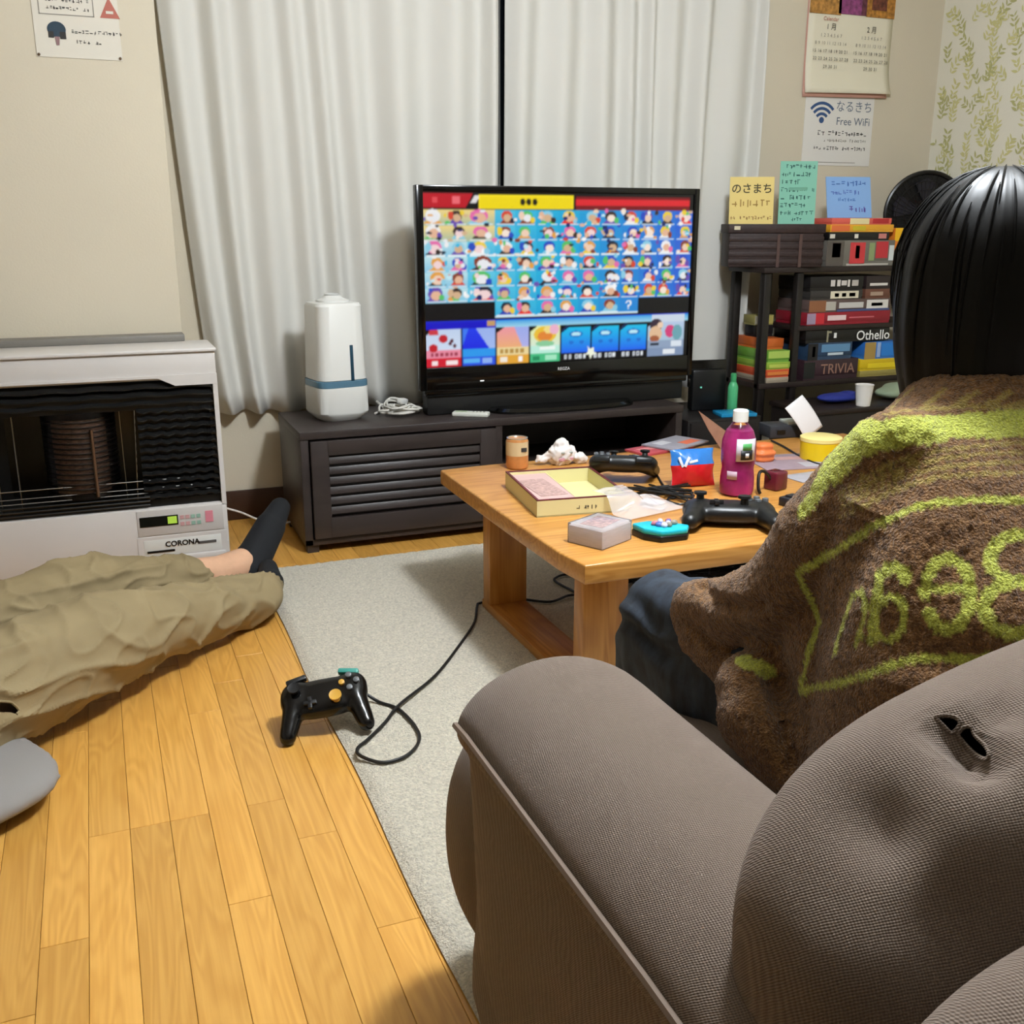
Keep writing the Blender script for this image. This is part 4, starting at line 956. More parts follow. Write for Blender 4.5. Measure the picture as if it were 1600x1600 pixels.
# clear bag with cards
p = T(992, 796)
BAGC = p+Vector((.012, 0, .001)); BAGR = .25
def bagfn(u, v):
    x, y = (u-.5)*.20, (v-.5)*.14; e = min(1, 6*min(u, 1-u, v, 1-v))
    z = .003+.026*math.sin(math.pi*u)*math.sin(math.pi*v)+.005*(1+noise.noise(Vector((u*9, v*7, 1))))*e
    d = tray_gap((BAGC.x+x*math.cos(BAGR)-y*math.sin(BAGR), BAGC.y+x*math.sin(BAGR)+y*math.cos(BAGR)))
    t = min(1, max(0, (d-.008)/.03)); t = t*t*(3-2*t)          # the film climbs over the rim of the card box
    return (x, y, max(z*t+(TRH+.007+.003*noise.noise(Vector((u*7, v*9, 4))))*(1-t), .001))
bg = grid(52, 36, bagfn)
pb = thing('clear_bag', 'crumpled clear bag of cards between the card box and the deck', 'bag', BAGC, (0, 0, BAGR))
me = bg.mesh('film', 0); me.shade_smooth(); put('film', me, mat('bag_film', '#efe9e9', .15, alpha=.45), pb)
for i, (x, y, a, cc) in enumerate(((.040, -.018, .3, '#d9c7c4'), (.052, -.008, -.2, '#cfc0a8'), (.056, .012, .4, '#d4b3b0'), (.046, .0, .1, '#c8c6d0'))): put('card', Geo().box((x, y, .002+.003*i), (.040, .056, .002), rot=(0, 0, a)), mat('bagcard'+cc, cc, .5, var=(80, .15)), pb)
# cyan handheld controller half with coloured charms
p0 = T(1034, 840)
cy = thing('cyan_case', 'bright cyan and black case with charms beside the card deck', 'case', p0, (0, 0, math.radians(-8)))
oc = [(-.062, .038), (-.050, -.01), (-.018, -.042), (.05, -.034), (.066, -.006), (.03, .03), (-.02, .05)]
def pr(o_, t0, t1, m_, nm_):
    me_ = Geo().prism(o_, t1-t0, Matrix.Translation((0, 0, t0))).mesh('p', 0); bm = bmesh.new(); bm.from_mesh(me_)
    bmesh.ops.bevel(bm, geom=list(bm.edges), offset=.004, segments=2, profile=.5, affect='EDGES'); bm.to_mesh(me_); bm.free(); me_.shade_smooth(); sharpen(me_, 40); return put(nm_, me_, m_, cy)
pr(oc, 0, .016, mat('case_black', '#0c0d0e', .4), 'underside'); pr([(x*.98, y*.98) for x, y in oc], .015, .029, mat('case_cyan', '#1fb4c8', .3), 'cover')
rr = random.Random(9)
for i in range(9): put('charm', Geo().ell((rr.uniform(-.015, .05), rr.uniform(-.015, .03), .033), (rr.uniform(.006, .011), rr.uniform(.006, .01), .007), nu=12, nv=8), mat('charm%d' % (i % 4), ('#c9c4d6', '#b86a78', '#5a6fb0', '#8a8577')[i % 4], .35), cy)
# bottle
p = T(1150, 772); bo = thing('drink_bottle', 'clear bottle of pink drink with white cap on the table', 'bottle', p)
R_ = .0455
prof = [(R_*.70, 0), (R_*.93, .004), (R_, .014), (R_*.99, .05), (R_*.93, .072), (R_*.93, .078), (R_*1.0, .095), (R_*1.02, .125), (R_*.98, .150), (R_*.80, .175), (R_*.52, .192), (R_*.42, .198), (R_*.42, .205)]
def facet(r, z, i): return r
put('drink', Geo().lathe([(r*.94, z+.002) for r, z in prof[:10]], 40), mat('drink_pink', '#c23a86', .12, trans=.2, ior=1.33, var=(14, .45)), bo)
put('bottle_shell', Geo().lathe(prof, 40), mat('pet_clear', '#f6e6f0', .06, trans=1, ior=1.25), bo)
put('cap', Geo().lathe([(R_*.45, .200), (R_*.45, .228), (R_*.38, .231)], 32), mat('cap_white', '#e4e6e2', .4), bo)
lb = [(R_*1.045*math.cos(a), R_*1.045*math.sin(a)) for a in np.linspace(math.radians(-82), math.radians(-22), 14)]
def curved(z0, z1, a0, a1, r, m_, nm_):
    A_ = np.linspace(math.radians(a0), math.radians(a1), 14); G = Geo(); vs = []
    for z in (z0, z1): vs += [(r*math.cos(a), r*math.sin(a), z) for a in A_]
    G.add(vs, [(i, i+1, 15+i, 14+i) for i in range(13)]); o = put(nm_, G, m_, bo); q_ = o.modifiers.new('t', 'SOLIDIFY'); q_.thickness = .0006
curved(.100, .160, -132, -62, R_*1.045, mat('label_pale', '#c9c3cd', .45), 'label')
curved(.104, .130, -117, -76, R_*1.055, mat('label_black', '#14161b', .45), 'emblem')
curved(.130, .148, -112, -80, R_*1.055, mat('label_green', '#4f9f5a', .45), 'emblem')
curved(.110, .122, -102, -90, R_*1.065, mat('label_white', '#d8d8dc', .45), 'emblem')
curved(.050, .072, -160, -125, R_*1.01, mat('label_grey', '#b59aa8', .45), 'sticker')
# snack packet
p = T(1092, 764); sn = thing('snack_packet', 'puffed red and blue snack packet beside the drink bottle', 'snack packet', p+Vector((0, .03, 0)), (math.radians(-12), 0, math.radians(-8)))
def pillow(w_, h_, d_, z0, z1, side):
    def fn(u, v):
        x = (u-.5)*w_*(1-.06*math.sin(math.pi*v)); t = z0+(z1-z0)*v
        e = (math.sin(math.pi*u)**.6)*(math.sin(math.pi*min(max(t/h_, 0), 1))**.6)
        return (x, side*d_*e+.003*noise.noise(Vector((u*8, t*40, side))), t)
    G = grid(20, 14, fn)
    if side > 0: G.f = [f[::-1] for f in G.f]
    return G
hp_ = .105
put('lower_print', Geo().add(*(lambda G: (G.v, G.f))(pillow(.13, hp_, .030, 0, hp_*.58, -1))), mat('packet_red', '#c41f24', .25), sn)
put('upper_print', pillow(.13, hp_, .030, hp_*.58, hp_, -1), mat('packet_blue', '#2b6fb8', .25), sn)
put('back', pillow(.13, hp_, .026, 0, hp_, 1), mat('packet_back', '#8d8a9a', .25), sn)
put('white_mark', Geo().box((-.042, -.0215, .070), (.008, .003, .030), rot=(0, -.35, 0), bevel=.001).box((-.026, -.0265, .070), (.008, .003, .030), rot=(0, .5, 0), bevel=.001).box((-.008, -.0285, .070), (.026, .003, .007), rot=(0, -.2, 0), bevel=.001), mat('packet_white', '#dfe2e8', .3), sn)
# brown cardboard flap, folder, papers
p = T(1112, 700)
cdm = mat('cardboard', '#8a6450', .75, var=(40, .1))
fl = put('cardboard_flap', Geo().prism([(-.075, .125), (.055, .03), (.07, -.0), (.0, 0), (-.04, .06)], .003), cdm, loc=(p.x+.02, p.y-.02, TT), rot=(math.radians(82), 0, math.radians(-12)), label='torn brown cardboard flap standing behind the bottle', cat='cardboard')
def flat(name, label, cat, px, py, w_, d_, col, yaw, z=0, t=.003, extra=()):
    p = T(px, py); o = thing(name, label, cat, (p.x, p.y, TT+z), (0, 0, yaw))
    put('sheet', Geo().box((0, 0, t/2), (w_, d_, t), bevel=min(.001, t*.3)), mat('flat'+col, col, .5, var=(30, .08)), o)
    for (x, y, w2, d2, c2_) in extra: put('print', Geo().box((x*w_, y*d_, t+.0002), (w2*w_, d2*d_, .0006)), mat('flat'+c2_, c2_, .5), o)
    return o
flat('booklet', 'red booklet lying at the far edge of the table', 'booklet', 1030, 703, .21, .10, '#a8434a', .25, t=.008, extra=((0, .1, .8, .3, '#c77a78'),))
flat('magazine', 'grey magazine with orange print lying on the red booklet', 'magazine', 1055, 698, .20, .13, '#8d8a92', .45, z=.009, t=.006, extra=((.2, -.2, .4, .3, '#c9623f'), (-.2, .2, .3, .3, '#b9b8bd')))
flat('leaflet', 'purple grey leaflet lying right of the bottle', 'leaflet', 1235, 722, .24, .20, '#92808a', -.2, extra=((.1, .2, .5, .2, '#b08a86'), (.25, -.25, .4, .3, '#a7a6b2')))
flat('envelope', 'pale grey envelope lying on the table by the blanket', 'envelope', 1270, 745, .16, .09, '#a09da4', .1, t=.003)
p = T(1195, 722); ogm = fuse(Geo().ell((0, 0, .022), (.036, .03, .022), 2.6, 2.4).ell((.0, .0, .04), (.030, .026, .020), 2.6, 2.4), .004, 3); displace(ogm, lambda c: .003*math.sin(c.z*260))
put('orange_packet', ogm, mat('packet_orange', '#d9743f', .4), loc=p+Vector((0, .01, -.001)), label='small ribbed orange packet behind the bottle', cat='packet')
# maroon cube charm with black loop strap
p = T(1211, 764); ms = thing('glass_cube', 'small maroon glass cube with a black loop strap', 'cube', p, (0, 0, .3))
put('cube', Geo().box((0, 0, .026), (.050, .046, .052), bevel=.006, seg=3), mat('maroon_glass', '#6d2534', .12, trans=.3), ms)
put('strap', Geo().tube(smooth_pts([(-.02, .0, .03), (-.045, .005, .055), (-.075, .0, .055), (-.088, -.01, .02), (-.085, -.015, .004)], 6), .0045), mat('strap_black', '#14100f', .4), ms)
# yellow tape box, white paper, black gadget heap
p = T(1285, 722); ye = thing('yellow_tub', 'round yellow tub at the right of the table', 'tub', p+Vector((.02, .04, 0)))
put('tub_body', Geo().lathe([(.056, 0), (.060, .004), (.062, .06), (.058, .062), (.056, .01)], 36), mat('tub_yellow', '#e0bd14', .35), ye)
put('tub_lid', Geo().lathe([(.062, .058), (.0635, .06), (.0635, .070), (.058, .073)], 36), mat('tub_lid', '#e8d78a', .4), ye)
p = T(1290, 690); pp = grid(10, 12, lambda u, v: ((u-.5)*.085, .03*v*v-.02*v, v*.13+.0))
me = pp.mesh('paper', 0); me.shade_smooth(); o = put('paper_note', me, mat('note_white', '#dcd9da', .6), loc=(p.x-.01, p.y+.05, TT+.020), rot=(math.radians(-18), math.radians(-28), math.radians(8)), label='white paper note standing up behind the yellow tub', cat='paper'); md = o.modifiers.new('t', 'SOLIDIFY'); md.thickness = .001
p = T(1232, 682); bh = thing('game_adapter', 'black and grey adapter box with cables near the yellow tub', 'adapter', p+Vector((0, .02, 0)), (0, 0, -.15))
put('box', Geo().box((0, 0, .022), (.16, .09, .044), bevel=.006), mat('adapter_grey', '#2e3036', .4), bh)
put('top_plate', Geo().box((.03, 0, .048), (.08, .07, .012), bevel=.004), mat('adapter_pale', '#a9ada5', .4), bh)
put('port', Geo().box((-.04, -.046, .022), (.03, .004, .014)), hb, bh)
p = T(1238, 790); put('memory_case', Geo().box((0, 0, .012), (.055, .05, .024), bevel=.004).box((0, 0, .026), (.03, .028, .006), bevel=.002), mat('mem_black', '#191b22', .35), loc=p, rot=(0, 0, .3), label='small square black case near the table edge by the blanket', cat='case')
# cables on and under the table
cblk = mat('cable_black', '#0e0e0f', .45)
def cable(label, pts, r=.0032, name='cable', grp='black cables'):
    return put(name, Geo().tube(smooth_pts(pts, 8), r, 6), cblk, label=label, cat='cable', group=grp)
def TZ(px, py, dz=.004): return onz(px, py, TT)+Vector((0, 0, dz))
cable('thin black cable running over the table from the gamepad', [TZ(1008, 735, .03), TZ(1026, 744), TZ(1036, 760), TZ(1050, 773), TZ(1054, 780), TZ(1046, 780), TZ(1044, 785), TZ(1062, 790), TZ(1085, 787)])
cable('black cable lying across the table towards the yellow tub', [TZ(1205, 690), TZ(1225, 700), TZ(1250, 715), TZ(1275, 726), TZ(1300, 730)])
rr = random.Random(12); pts = []
while len(pts) < 44:
    q_ = TZ(1000+rr.uniform(-25, 85), 778+rr.uniform(-14, 14), .005+.016*rr.random())
    if tray_gap(q_) > .035 and (q_-BAGC).length > .112: pts.append(q_)
cable('tangle of thin black and grey cables in front of the black gamepad', pts, .0026, 'cable_tangle')
rr = random.Random(17); pts = []
for i in range(60):
    q = onz(1080+rr.uniform(-110, 120), 906+rr.uniform(-20, 16), .02); pts.append(q+Vector((0, 0, .004+.03*rr.random())))
cable('tangle of black cables on the rug under the table', pts, .0035, 'cable_tangle')
# gamepad on the floor and its cord
gcm = mat('pad_gloss', '#0a0a0b', .16)
p = onz(514, 1128, .016)
gp3 = gamepad('wired_gamepad', 'glossy black wired gamepad lying on the rug edge', p+Vector((0, .015, .036)), (math.radians(32), math.radians(-8), math.radians(-14)), padg, 1.32,
      accents=(mat('pad_yellow', '#c99a3e', .4), mat('pad_yellow', '#c99a3e', .4), mat('pad_teal', '#3f8f84', .35)))
def RZ(px, py, dz=.004): return onz(px, py, .019)+Vector((0, 0, dz))
put('cord', Geo().tube(smooth_pts([RZ(560, 1093, .03), RZ(590, 1098), RZ(625, 1112), RZ(655, 1150), RZ(640, 1180), RZ(600, 1194), RZ(564, 1184), RZ(559, 1172), RZ(576, 1157), RZ(602, 1131), RZ(625, 1106, .009), RZ(680, 1058), RZ(718, 1010), RZ(741, 975), (.952, 2.655, .023), (.970, 2.678, .023), (1.03, 2.684, .023), (1.09, 2.678, .023), (1.112, 2.65, .023), RZ(860, 942), RZ(886, 933), RZ(900, 929), RZ(870, 912), RZ(868, 905), RZ(890, 900), RZ(950, 915), RZ(1010, 905)], 8), .0038, 8), cblk,
    label='long black cord looping over the rug from the wired gamepad', cat='cable')

# ================================================================== SOFA
sofam = weave('sofa_weave', '#564a41', '#7c6d61', pitch=.0036, strength=.6)
sofs = sofam
so = thing('sofa', 'brown woven upholstered sofa with rounded arm and puffy backrest', 'sofa', (0, 0, 0))
# arm: lofted pillow top over a flat side panel
prof = [(.392, .02), (.380, .20), (.374, .40), (.370, .478), (.356, .500), (.352, .522), (.364, .550), (.397, .578), (.44, .594), (.49, .598), (.54, .585), (.580, .555), (.602, .51), (.612, .43), (.615, .30), (.615, .02)]
def arm_sec(y, k, dz=0):
    cx, cz = .485, .36
    return [(cx+(x-cx)*k, y, max(.02, (cz+(z-cz)*k if z > .1 else z)+dz*(z > .4))) for x, z in prof]
st = []
for i in range(15): y = .16+.86*i/14; st.append((y, 1.0, -.035*max(0, (.55-y)/.4)))
for t in (.25, .5, .72, .88, .97, 1.0): st.append((1.02+.085*math.sin(t*math.pi/2), .62+.38*math.sqrt(max(0, 1-t*t)) if t < 1 else .60, -.012*t))
G = Geo(); n = len(prof)
secs = [arm_sec(*q) for q in st]
for sct in secs: G.v += [tuple(v) for v in sct]
for j in range(len(secs)-1):
    for i in range(n):
        k = (i+1) % n; G.f.append((j*n+i, j*n+k, (j+1)*n+k, (j+1)*n+i))
G.f.append(tuple(range(n))); G.f.append(tuple((len(secs)-1)*n+i for i in range(n-1, -1, -1)))
G.f = [f[::-1] for f in G.f]
me = G.mesh('arm', 0); bm = bmesh.new(); bm.from_mesh(me); bmesh.ops.recalc_face_normals(bm, faces=bm.faces); bmesh.ops.subdivide_edges(bm, edges=bm.edges, cuts=1, use_grid_fill=True, smooth=.6); bm.to_mesh(me); bm.free(); me.shade_smooth()
arm = put('armrest', me, sofam, so)
sub = arm.modifiers.new('s', 'SUBSURF'); sub.levels = 1; sub.render_levels = 1
put('piping', Geo().tube([(x_, y_, z_) for (x_, y_, z_) in [(arm_sec(*q)[5][0]-.001, q[0], arm_sec(*q)[5][2]+.003) for q in st[:-4]]], .0045, 6), mat('piping', '#6d5d50', .8), arm)
# outer side panel and front bulge below the arm
put('side_panel', Geo().loft([(.02, .092, .47, 9, .475, .60), (.10, .102, .485, 9, .475, .60), (.47, .115, .495, 9, .475, .60), (.51, .113, .49, 8, .475, .60)], 64), sofs, so)
put('front_bulge', fuse(Geo().ell((.515, 1.17, .27), (.135, .12, .20), 2.6, 2.2).ell((.52, 1.02, .22), (.11, .16, .20), 3, 3), .012, 4), sofs, so)
put('seat', fuse(Geo().ell((1.0, .90, .22), (.42, .42, .19), 8, 3).ell((1.0, .92, .31), (.40, .40, .09), 6, 2.6), .012, 6), sofam, so)
put('seat_base', Geo().b2(.60, 1.60, .25, 1.24, .03, .22, bevel=.02), sofs, so)
put('armrest', Geo().loft([(.02, .11, .46, 5, 1.55, .62), (.48, .115, .47, 5, 1.55, .62), (.58, .11, .46, 4, 1.55, .62), (.62, .06, .40, 3, 1.55, .62)], 48), sofam, so)
# backrest cushion: puffy, with dents and a tear
bk = Geo().ell((1.0, .48, .597), (.625, .152, .222), 3.0, 2.4, rot=(-.1, 0, 0), nu=90, nv=44)
bkm = fuse(bk, .011, 10)
DENT = []
for px_, py_, r_, a_ in ((1485, 1135, .016, .022), (1505, 1150, .012, .014), (1525, 1178, .018, .024), (1560, 1110, .02, .008), (1350, 1250, .03, .014), (1380, 1290, .03, .012), (1345, 1390, .05, .012), (1500, 1450, .05, .012), (1250, 1180, .03, .006)):
    bt = BVHTree.FromPolygons([v.co.copy() for v in bkm.vertices], [tuple(p_.vertices) for p_ in bkm.polygons]) if not DENT else bt
    h_ = bt.ray_cast(Vector((0, 0, H)), ray(px_, py_).normalized())[0]
    if h_: DENT.append((tuple(h_), r_, a_))
def bfn(c):
    d = .006*noise.noise(Vector((c.x*5, c.y*5, c.z*6)))
    d += .0035*math.sin(30*(c.x+c.z*.8)+6*noise.noise(c*5))*max(0, noise.noise(c*3+Vector((4, 0, 0))))
    for p_, r_, a_ in DENT: d -= a_*math.exp(-((c-Vector(p_)).length/r_)**2)
    return d
displace(bkm, bfn); bkm.shade_smooth()
tears = []
for pts in ([(1461, 1120), (1478, 1118), (1493, 1121), (1500, 1128), (1496, 1138), (1486, 1145), (1474, 1134)], [(1496, 1148), (1505, 1137), (1518, 1136), (1524, 1150), (1540, 1166), (1546, 1180), (1540, 1186), (1526, 1180), (1510, 1165)]):
    tears.append(cut_hole(bkm, pts))
back = put('backrest', bkm, sofam, so)
for hh_ in tears: put('tear', Geo().tube(smooth_pts(hh_+hh_[:1], 4), .0016, 6), sofam, back)
lump = fuse(Geo().ell((.78, .29, .645), (.46, .095, .105), 3, 2.2, nu=64), .01, 6); displace(lump, lambda c: .006*noise.noise(c*9))
put('back_pad', lump, sofam, so)
put('back_frame', Geo().b2(.40, 1.60, .20, .40, .03, .62, bevel=.03, seg=3), sofs, so)

# ================================================================== PERSON ON THE SOFA
skin = mat('skin', '#d9ab8b', .5, var=(25, .06)); black_hair = None
def hand(g, w_, d_, up_, side, s=1.0):
    """palm and five curled fingers; w_ wrist, d_ pointing direction, up_ back of hand"""
    d_ = Vector(d_).normalized(); up_ = Vector(up_).normalized(); sd = d_.cross(up_).normalized()*side
    w_ = Vector(w_); pc = w_+d_*.045*s
    for k in (-1.5, -.5, .5, 1.5):
        b0 = w_+d_*.085*s+sd*.019*k*s; L = (.068, .078, .074, .058)[int(k+1.5)]*s
        g.cap(w_+d_*.012*s+sd*.010*k*s, b0, .013*s, .0105*s, 10)
        m1 = b0+d_*L*.45-up_*.006*s; m2 = m1+d_*L*.32-up_*.022*s; g.cap(b0, m1, .0095*s, .0088*s, 10); g.cap(m1, m2, .0088*s, .007*s, 10)
    t0 = w_+d_*.022*s-sd*.026*s; t1 = t0+d_*.030*s-sd*.022*s-up_*.008*s; t2 = t1+d_*.028*s-sd*.004*s-up_*.010*s
    g.cap(t0, t1, .0125*s, .0105*s, 10); g.cap(t1, t2, .0105*s, .008*s, 10)
def head_geo(g, c, fwd, up, s=1.0):
    c = Vector(c); f_ = Vector(fwd).normalized(); u_ = Vector(up).normalized(); r_ = f_.cross(u_).normalized()
    M = Matrix((r_, f_, u_)).transposed().to_4x4(); M.translation = c
    h = Geo().ell((0, -.012, .03), (.074, .094, .085)).ell((0, .012, -.035), (.062, .072, .082)).ell((0, .05, -.088), (.032, .035, .026))
    h.ell((0, .090, -.022), (.012, .016, .024), rot=(.25, 0, 0)).ell((0, .098, -.036), (.015, .014, .010))
    h.ell((0, .082, -.066), (.026, .012, .007)).ell((0, .080, -.077), (.022, .012, .008))
    for x in (-1, 1): h.ell((x*.075, -.006, -.012), (.010, .020, .032)).ell((x*.03, .075, .004), (.018, .014, .008)).ell((x*.035, .058, -.03), (.022, .022, .022))
    g.add([Vector(v)*s for v in h.v], h.f, M); return M
PB = dict(pelv=(1.03, .76, .50), waist=(1.03, .80, .62), chest=(1.05, .90, .76), neckb=(1.06, .965, .865), neck=(1.065, .995, .915), head=(1.07, 1.03, 1.018),
          lsh=(.895, .94, .83), lel=(.87, 1.0, .655), lha=(.865, 1.19, .55), rsh=(1.23, .94, .83), rel=(1.29, 1.0, .655), rha=(1.22, 1.19, .55),
          lhip=(.93, .80, .48), lkn=(.83, 1.38, .475), lan=(.84, 1.50, .085), rhip=(1.13, .80, .48), rkn=(1.25, 1.38, .48), ran=(1.26, 1.48, .085))
pe = thing('person', 'person with short black hair and blue jeans sitting on the sofa', 'person', (0, 0, 0))
g = Geo(); V3 = {k: Vector(v) for k, v in PB.items()}
g.ell(V3['pelv'], (.155, .11, .10)); g.cap(V3['pelv'], V3['waist'], .115, .11); g.cap(V3['waist'], V3['chest'], .095, .085); g.ell(V3['chest']+Vector((0, .02, .02)), (.155, .07, .09)); g.cap(V3['neckb'], V3['neck']+Vector((0, 0, .03)), .055, .05)
for a in 'lr':
    g.cap(V3[a+'sh'], V3[a+'el'], .05, .042); g.cap(V3[a+'el'], V3[a+'ha'], .042, .028); g.cap(V3[a+'sh'], V3['neckb'], .05, .05)
    hand(g, V3[a+'ha'], (.0, 1, -.45), (0, .4, 1), 1 if a == 'l' else -1)
    g.cap(V3[a+'hip'], V3[a+'kn'], .080, .058); g.cap(V3[a+'kn'], V3[a+'an'], .055, .036)
    g.cap(V3[a+'an']+Vector((0, -.03, -.03)), V3[a+'an']+Vector((0, .16, -.045)), .035, .026)
head_geo(g, V3['head'], (-.10, 1, -.12), (0, .12, 1))
put('body', fuse(g, .0065, 4), skin, pe)
# jeans
def jeans_geo(off):
    g = Geo(); g.ell(V3['pelv'], (.155+off, .11+off, .10+off))
    for a in 'lr':
        g.cap(V3[a+'hip']+Vector((-.02, .04, -.04)), V3[a+'kn']+Vector((0, -.02, -.055)), .09, .085)
        g.cap(V3[a+'hip'], V3[a+'kn'], .105+off, .068+off); g.cap(V3[a+'kn'], V3[a+'an'], .064+off, .058+off)
    return g
jm = fuse(jeans_geo(.012), .008, 6)
displace(jm, lambda c: .006*noise.noise(Vector((c.x*22, c.y*14, c.z*22)))+.004*math.sin(55*c.z+9*noise.noise(c*8))*(1 if c.y > 1.2 else .3))
den = mat('denim', '#222a35', .8, var=(26, .6, (2, 2, .6)), bump=(900, .5, .001))
put('jeans', jm, den, pe)
# hair: smooth black bob combed down from the crown
hc = V3['head']+Vector((0, -.012, -.012))
NU, NV = 220, 90; vs = []; fs = []
def hair_pt(u, v):
    a = 2*math.pi*u; ph = v*math.pi*.72       # from crown down to the hem
    front = max(0, math.cos(a-math.pi/2))       # +Y is the face side
    x, y = math.cos(a), math.sin(a)
    if ph < math.pi/2: rr_, z = math.sin(ph), math.cos(ph)*.135
    else:
        t = (ph-math.pi/2)/(math.pi*.22); rr_ = 1.0+.03*math.sin(t*3)-.16*t*t; z = -.155*t
    fr = front**3
    if z < .03 and fr > .15: z = .03+(z-.03)*(1-min(1, fr*1.15)*.92); rr_ = rr_*(1-.06*fr)
    gr = .0009*noise.noise(Vector((x*26, y*26, ph*.7)))+.0004*noise.noise(Vector((x*70, y*70, ph*1.0)))+.006*noise.noise(Vector((x*4, y*4, ph)))
    k = min(1, ph*1.2)
    return Vector((hc.x+x*(.116*rr_+gr*k), hc.y+y*(.124*rr_+gr*k), hc.z+.03+z+(.012*noise.noise(Vector((x*9, y*9, 5))) if v > .95 else 0)))
for j in range(NV+1):
    for i in range(NU): vs.append(hair_pt(i/NU, max(j/NV, .004)))
for j in range(NV):
    for i in range(NU):
        k = (i+1) % NU; fs.append((j*NU+k, j*NU+i, (j+1)*NU+i, (j+1)*NU+k))
fs.append(tuple(range(NU)))
G = Geo(); G.add(vs, fs); me = G.mesh('hair', 0); me.shade_smooth()
hm = mat('hair_black', '#020202', .46, spec=.26)
ho = put('hair', me, hm, pe); q_ = ho.modifiers.new('t', 'SOLIDIFY'); q_.thickness = .006; q_.offset = -1
rr = random.Random(8); G = Geo()
for i in range(70):
    u = rr.random(); v0 = rr.uniform(.02, .5); v1 = min(1.0, v0+rr.uniform(.25, .55)); w0 = rr.uniform(-.01, .01)
    pts = [hair_pt((u+w0*t/6) % 1, v0+(v1-v0)*t/6) for t in range(7)]
    pts = [p_+(p_-hc).normalized()*.0018 for p_ in pts]; G.tube(pts, [.0006, .0012, .0014, .0014, .0013, .001, .0004], 4)
put('hair_strand', G, hm, ho, kind='stuff')

# ------------------------------------------------------------------ blanket round the shoulders
bg_ = Geo()
bl_secs = [(.36, .32, .20, 2.4, 1.03, .80), (.45, .31, .20, 2.4, 1.03, .80), (.58, .29, .185, 2.3, 1.035, .83), (.70, .275, .175, 2.3, 1.045, .88), (.79, .26, .150, 2.2, 1.055, .925), (.85, .22, .120, 2.1, 1.06, .955), (.895, .14, .098, 2, 1.063, .975), (.925, .100, .088, 2, 1.065, .985), (.935, .07, .06, 2, 1.065, .985)]
bg_.loft(bl_secs, 48)
L_ = Vector
for pts in ([(.885, .95, .815, .075), (.845, 1.00, .715, .080), (.825, 1.07, .615, .070), (.820, 1.16, .565, .056), (.803, 1.25, .542, .040)], [(.800, 1.265, .530, .030), (.792, 1.22, .505, .032), (.80, 1.15, .485, .034), (.80, 1.08, .47, .04)], [(.775, 1.06, .50, .052), (.77, 1.03, .47, .06), (.80, .94, .43, .07)],
            [(1.24, .95, .815, .075), (1.31, 1.00, .715, .09), (1.35, 1.06, .62, .09), (1.30, 1.15, .575, .075), (1.24, 1.24, .565, .05)]):
    for a, b in zip(pts[:-1], pts[1:]): bg_.cap(a[:3], b[:3], a[3], b[3], 20)
# drape below the arm to the seat
bg_.cap((.84, .93, .43), (.86, .80, .43), .07, .10, 20); bg_.cap((.88, .99, .58), (.87, .88, .45), .10, .11, 20); bg_.cap((.83, 1.06, .53), (.83, 1.0, .47), .06, .07, 20)
bg_.cap((1.30, 1.02, .56), (1.28, .93, .44), .085, .08, 20)
bm_ = fuse(bg_, .0050, 10)
def bl_fn(c):
    d = .008*noise.noise(Vector((c.x*9, c.y*9, c.z*5)))
    w_ = max(0, min(1, (1.0-c.x)/.2))
    d += .007*math.sin(38*(c.x*.4+c.z*.9)+7*noise.noise(c*6))*max(0, noise.noise(c*4+Vector((2, 1, 0)))+.1)
    d += .0022*noise.noise(c*150)+.0016*noise.noise(c*330)
    return d
displace(bm_, bl_fn)
# valleys between the arm, the back and the hanging edge
def valley(paths):
    bv0 = BVHTree.FromPolygons([v.co.copy() for v in bm_.vertices], [tuple(p_.vertices) for p_ in bm_.polygons])
    kp = []
    for pts, r_, a_ in paths:
        for (x0, y0), (x1, y1) in zip(pts[:-1], pts[1:]):
            for i in range(12):
                h_ = bv0.ray_cast(Vector((0, 0, H)), ray(x0+(x1-x0)*i/12, y0+(y1-y0)*i/12).normalized())[0]
                if h_: kp.append((h_, r_, a_))
    kd = KDTree(len(kp)); [kd.insert(q[0], i) for i, q in enumerate(kp)]; kd.balance()
    def f(c):
        _, j, d = kd.find(c); return -kp[j][2]*math.exp(-(d/kp[j][1])**2)
    displace(bm_, f)
valley([([(1400, 715), (1385, 790), (1350, 850), (1300, 930), (1285, 975)], .034, .012),
        ([(1098, 912), (1112, 938), (1150, 952), (1190, 945)], .010, .012), ([(1215, 1060), (1225, 1130), (1235, 1200)], .016, .018)])
# pattern: yarn colours per vertex, found from marks laid on the cloth
bv = BVHTree.FromPolygons([v.co.copy() for v in bm_.vertices], [tuple(p_.vertices) for p_ in bm_.polygons])
def hit(px, py):
    o = Vector((0, 0, H)); d = ray(px, py).normalized(); r_ = bv.ray_cast(o, d); return r_[0]
def stroke(pts, step=2.5):
    out = []
    for (x0, y0), (x1, y1) in zip(pts[:-1], pts[1:]):
        m = max(1, int(math.hypot(x1-x0, y1-y0)/step))
        for i in range(m): h_ = hit(x0+(x1-x0)*i/m, y0+(y1-y0)*i/m); out += [h_] if h_ else []
    return out
def ring(cx, cy, rx, ry, a0=0, a1=360, n=40, tilt=0):
    t_ = math.radians(tilt)
    return [(cx+rx*math.cos(math.radians(a))*math.cos(t_)-ry*math.sin(math.radians(a))*math.sin(t_), cy+rx*math.cos(math.radians(a))*math.sin(t_)+ry*math.sin(math.radians(a))*math.cos(t_)) for a in np.linspace(a0, a1, n)]
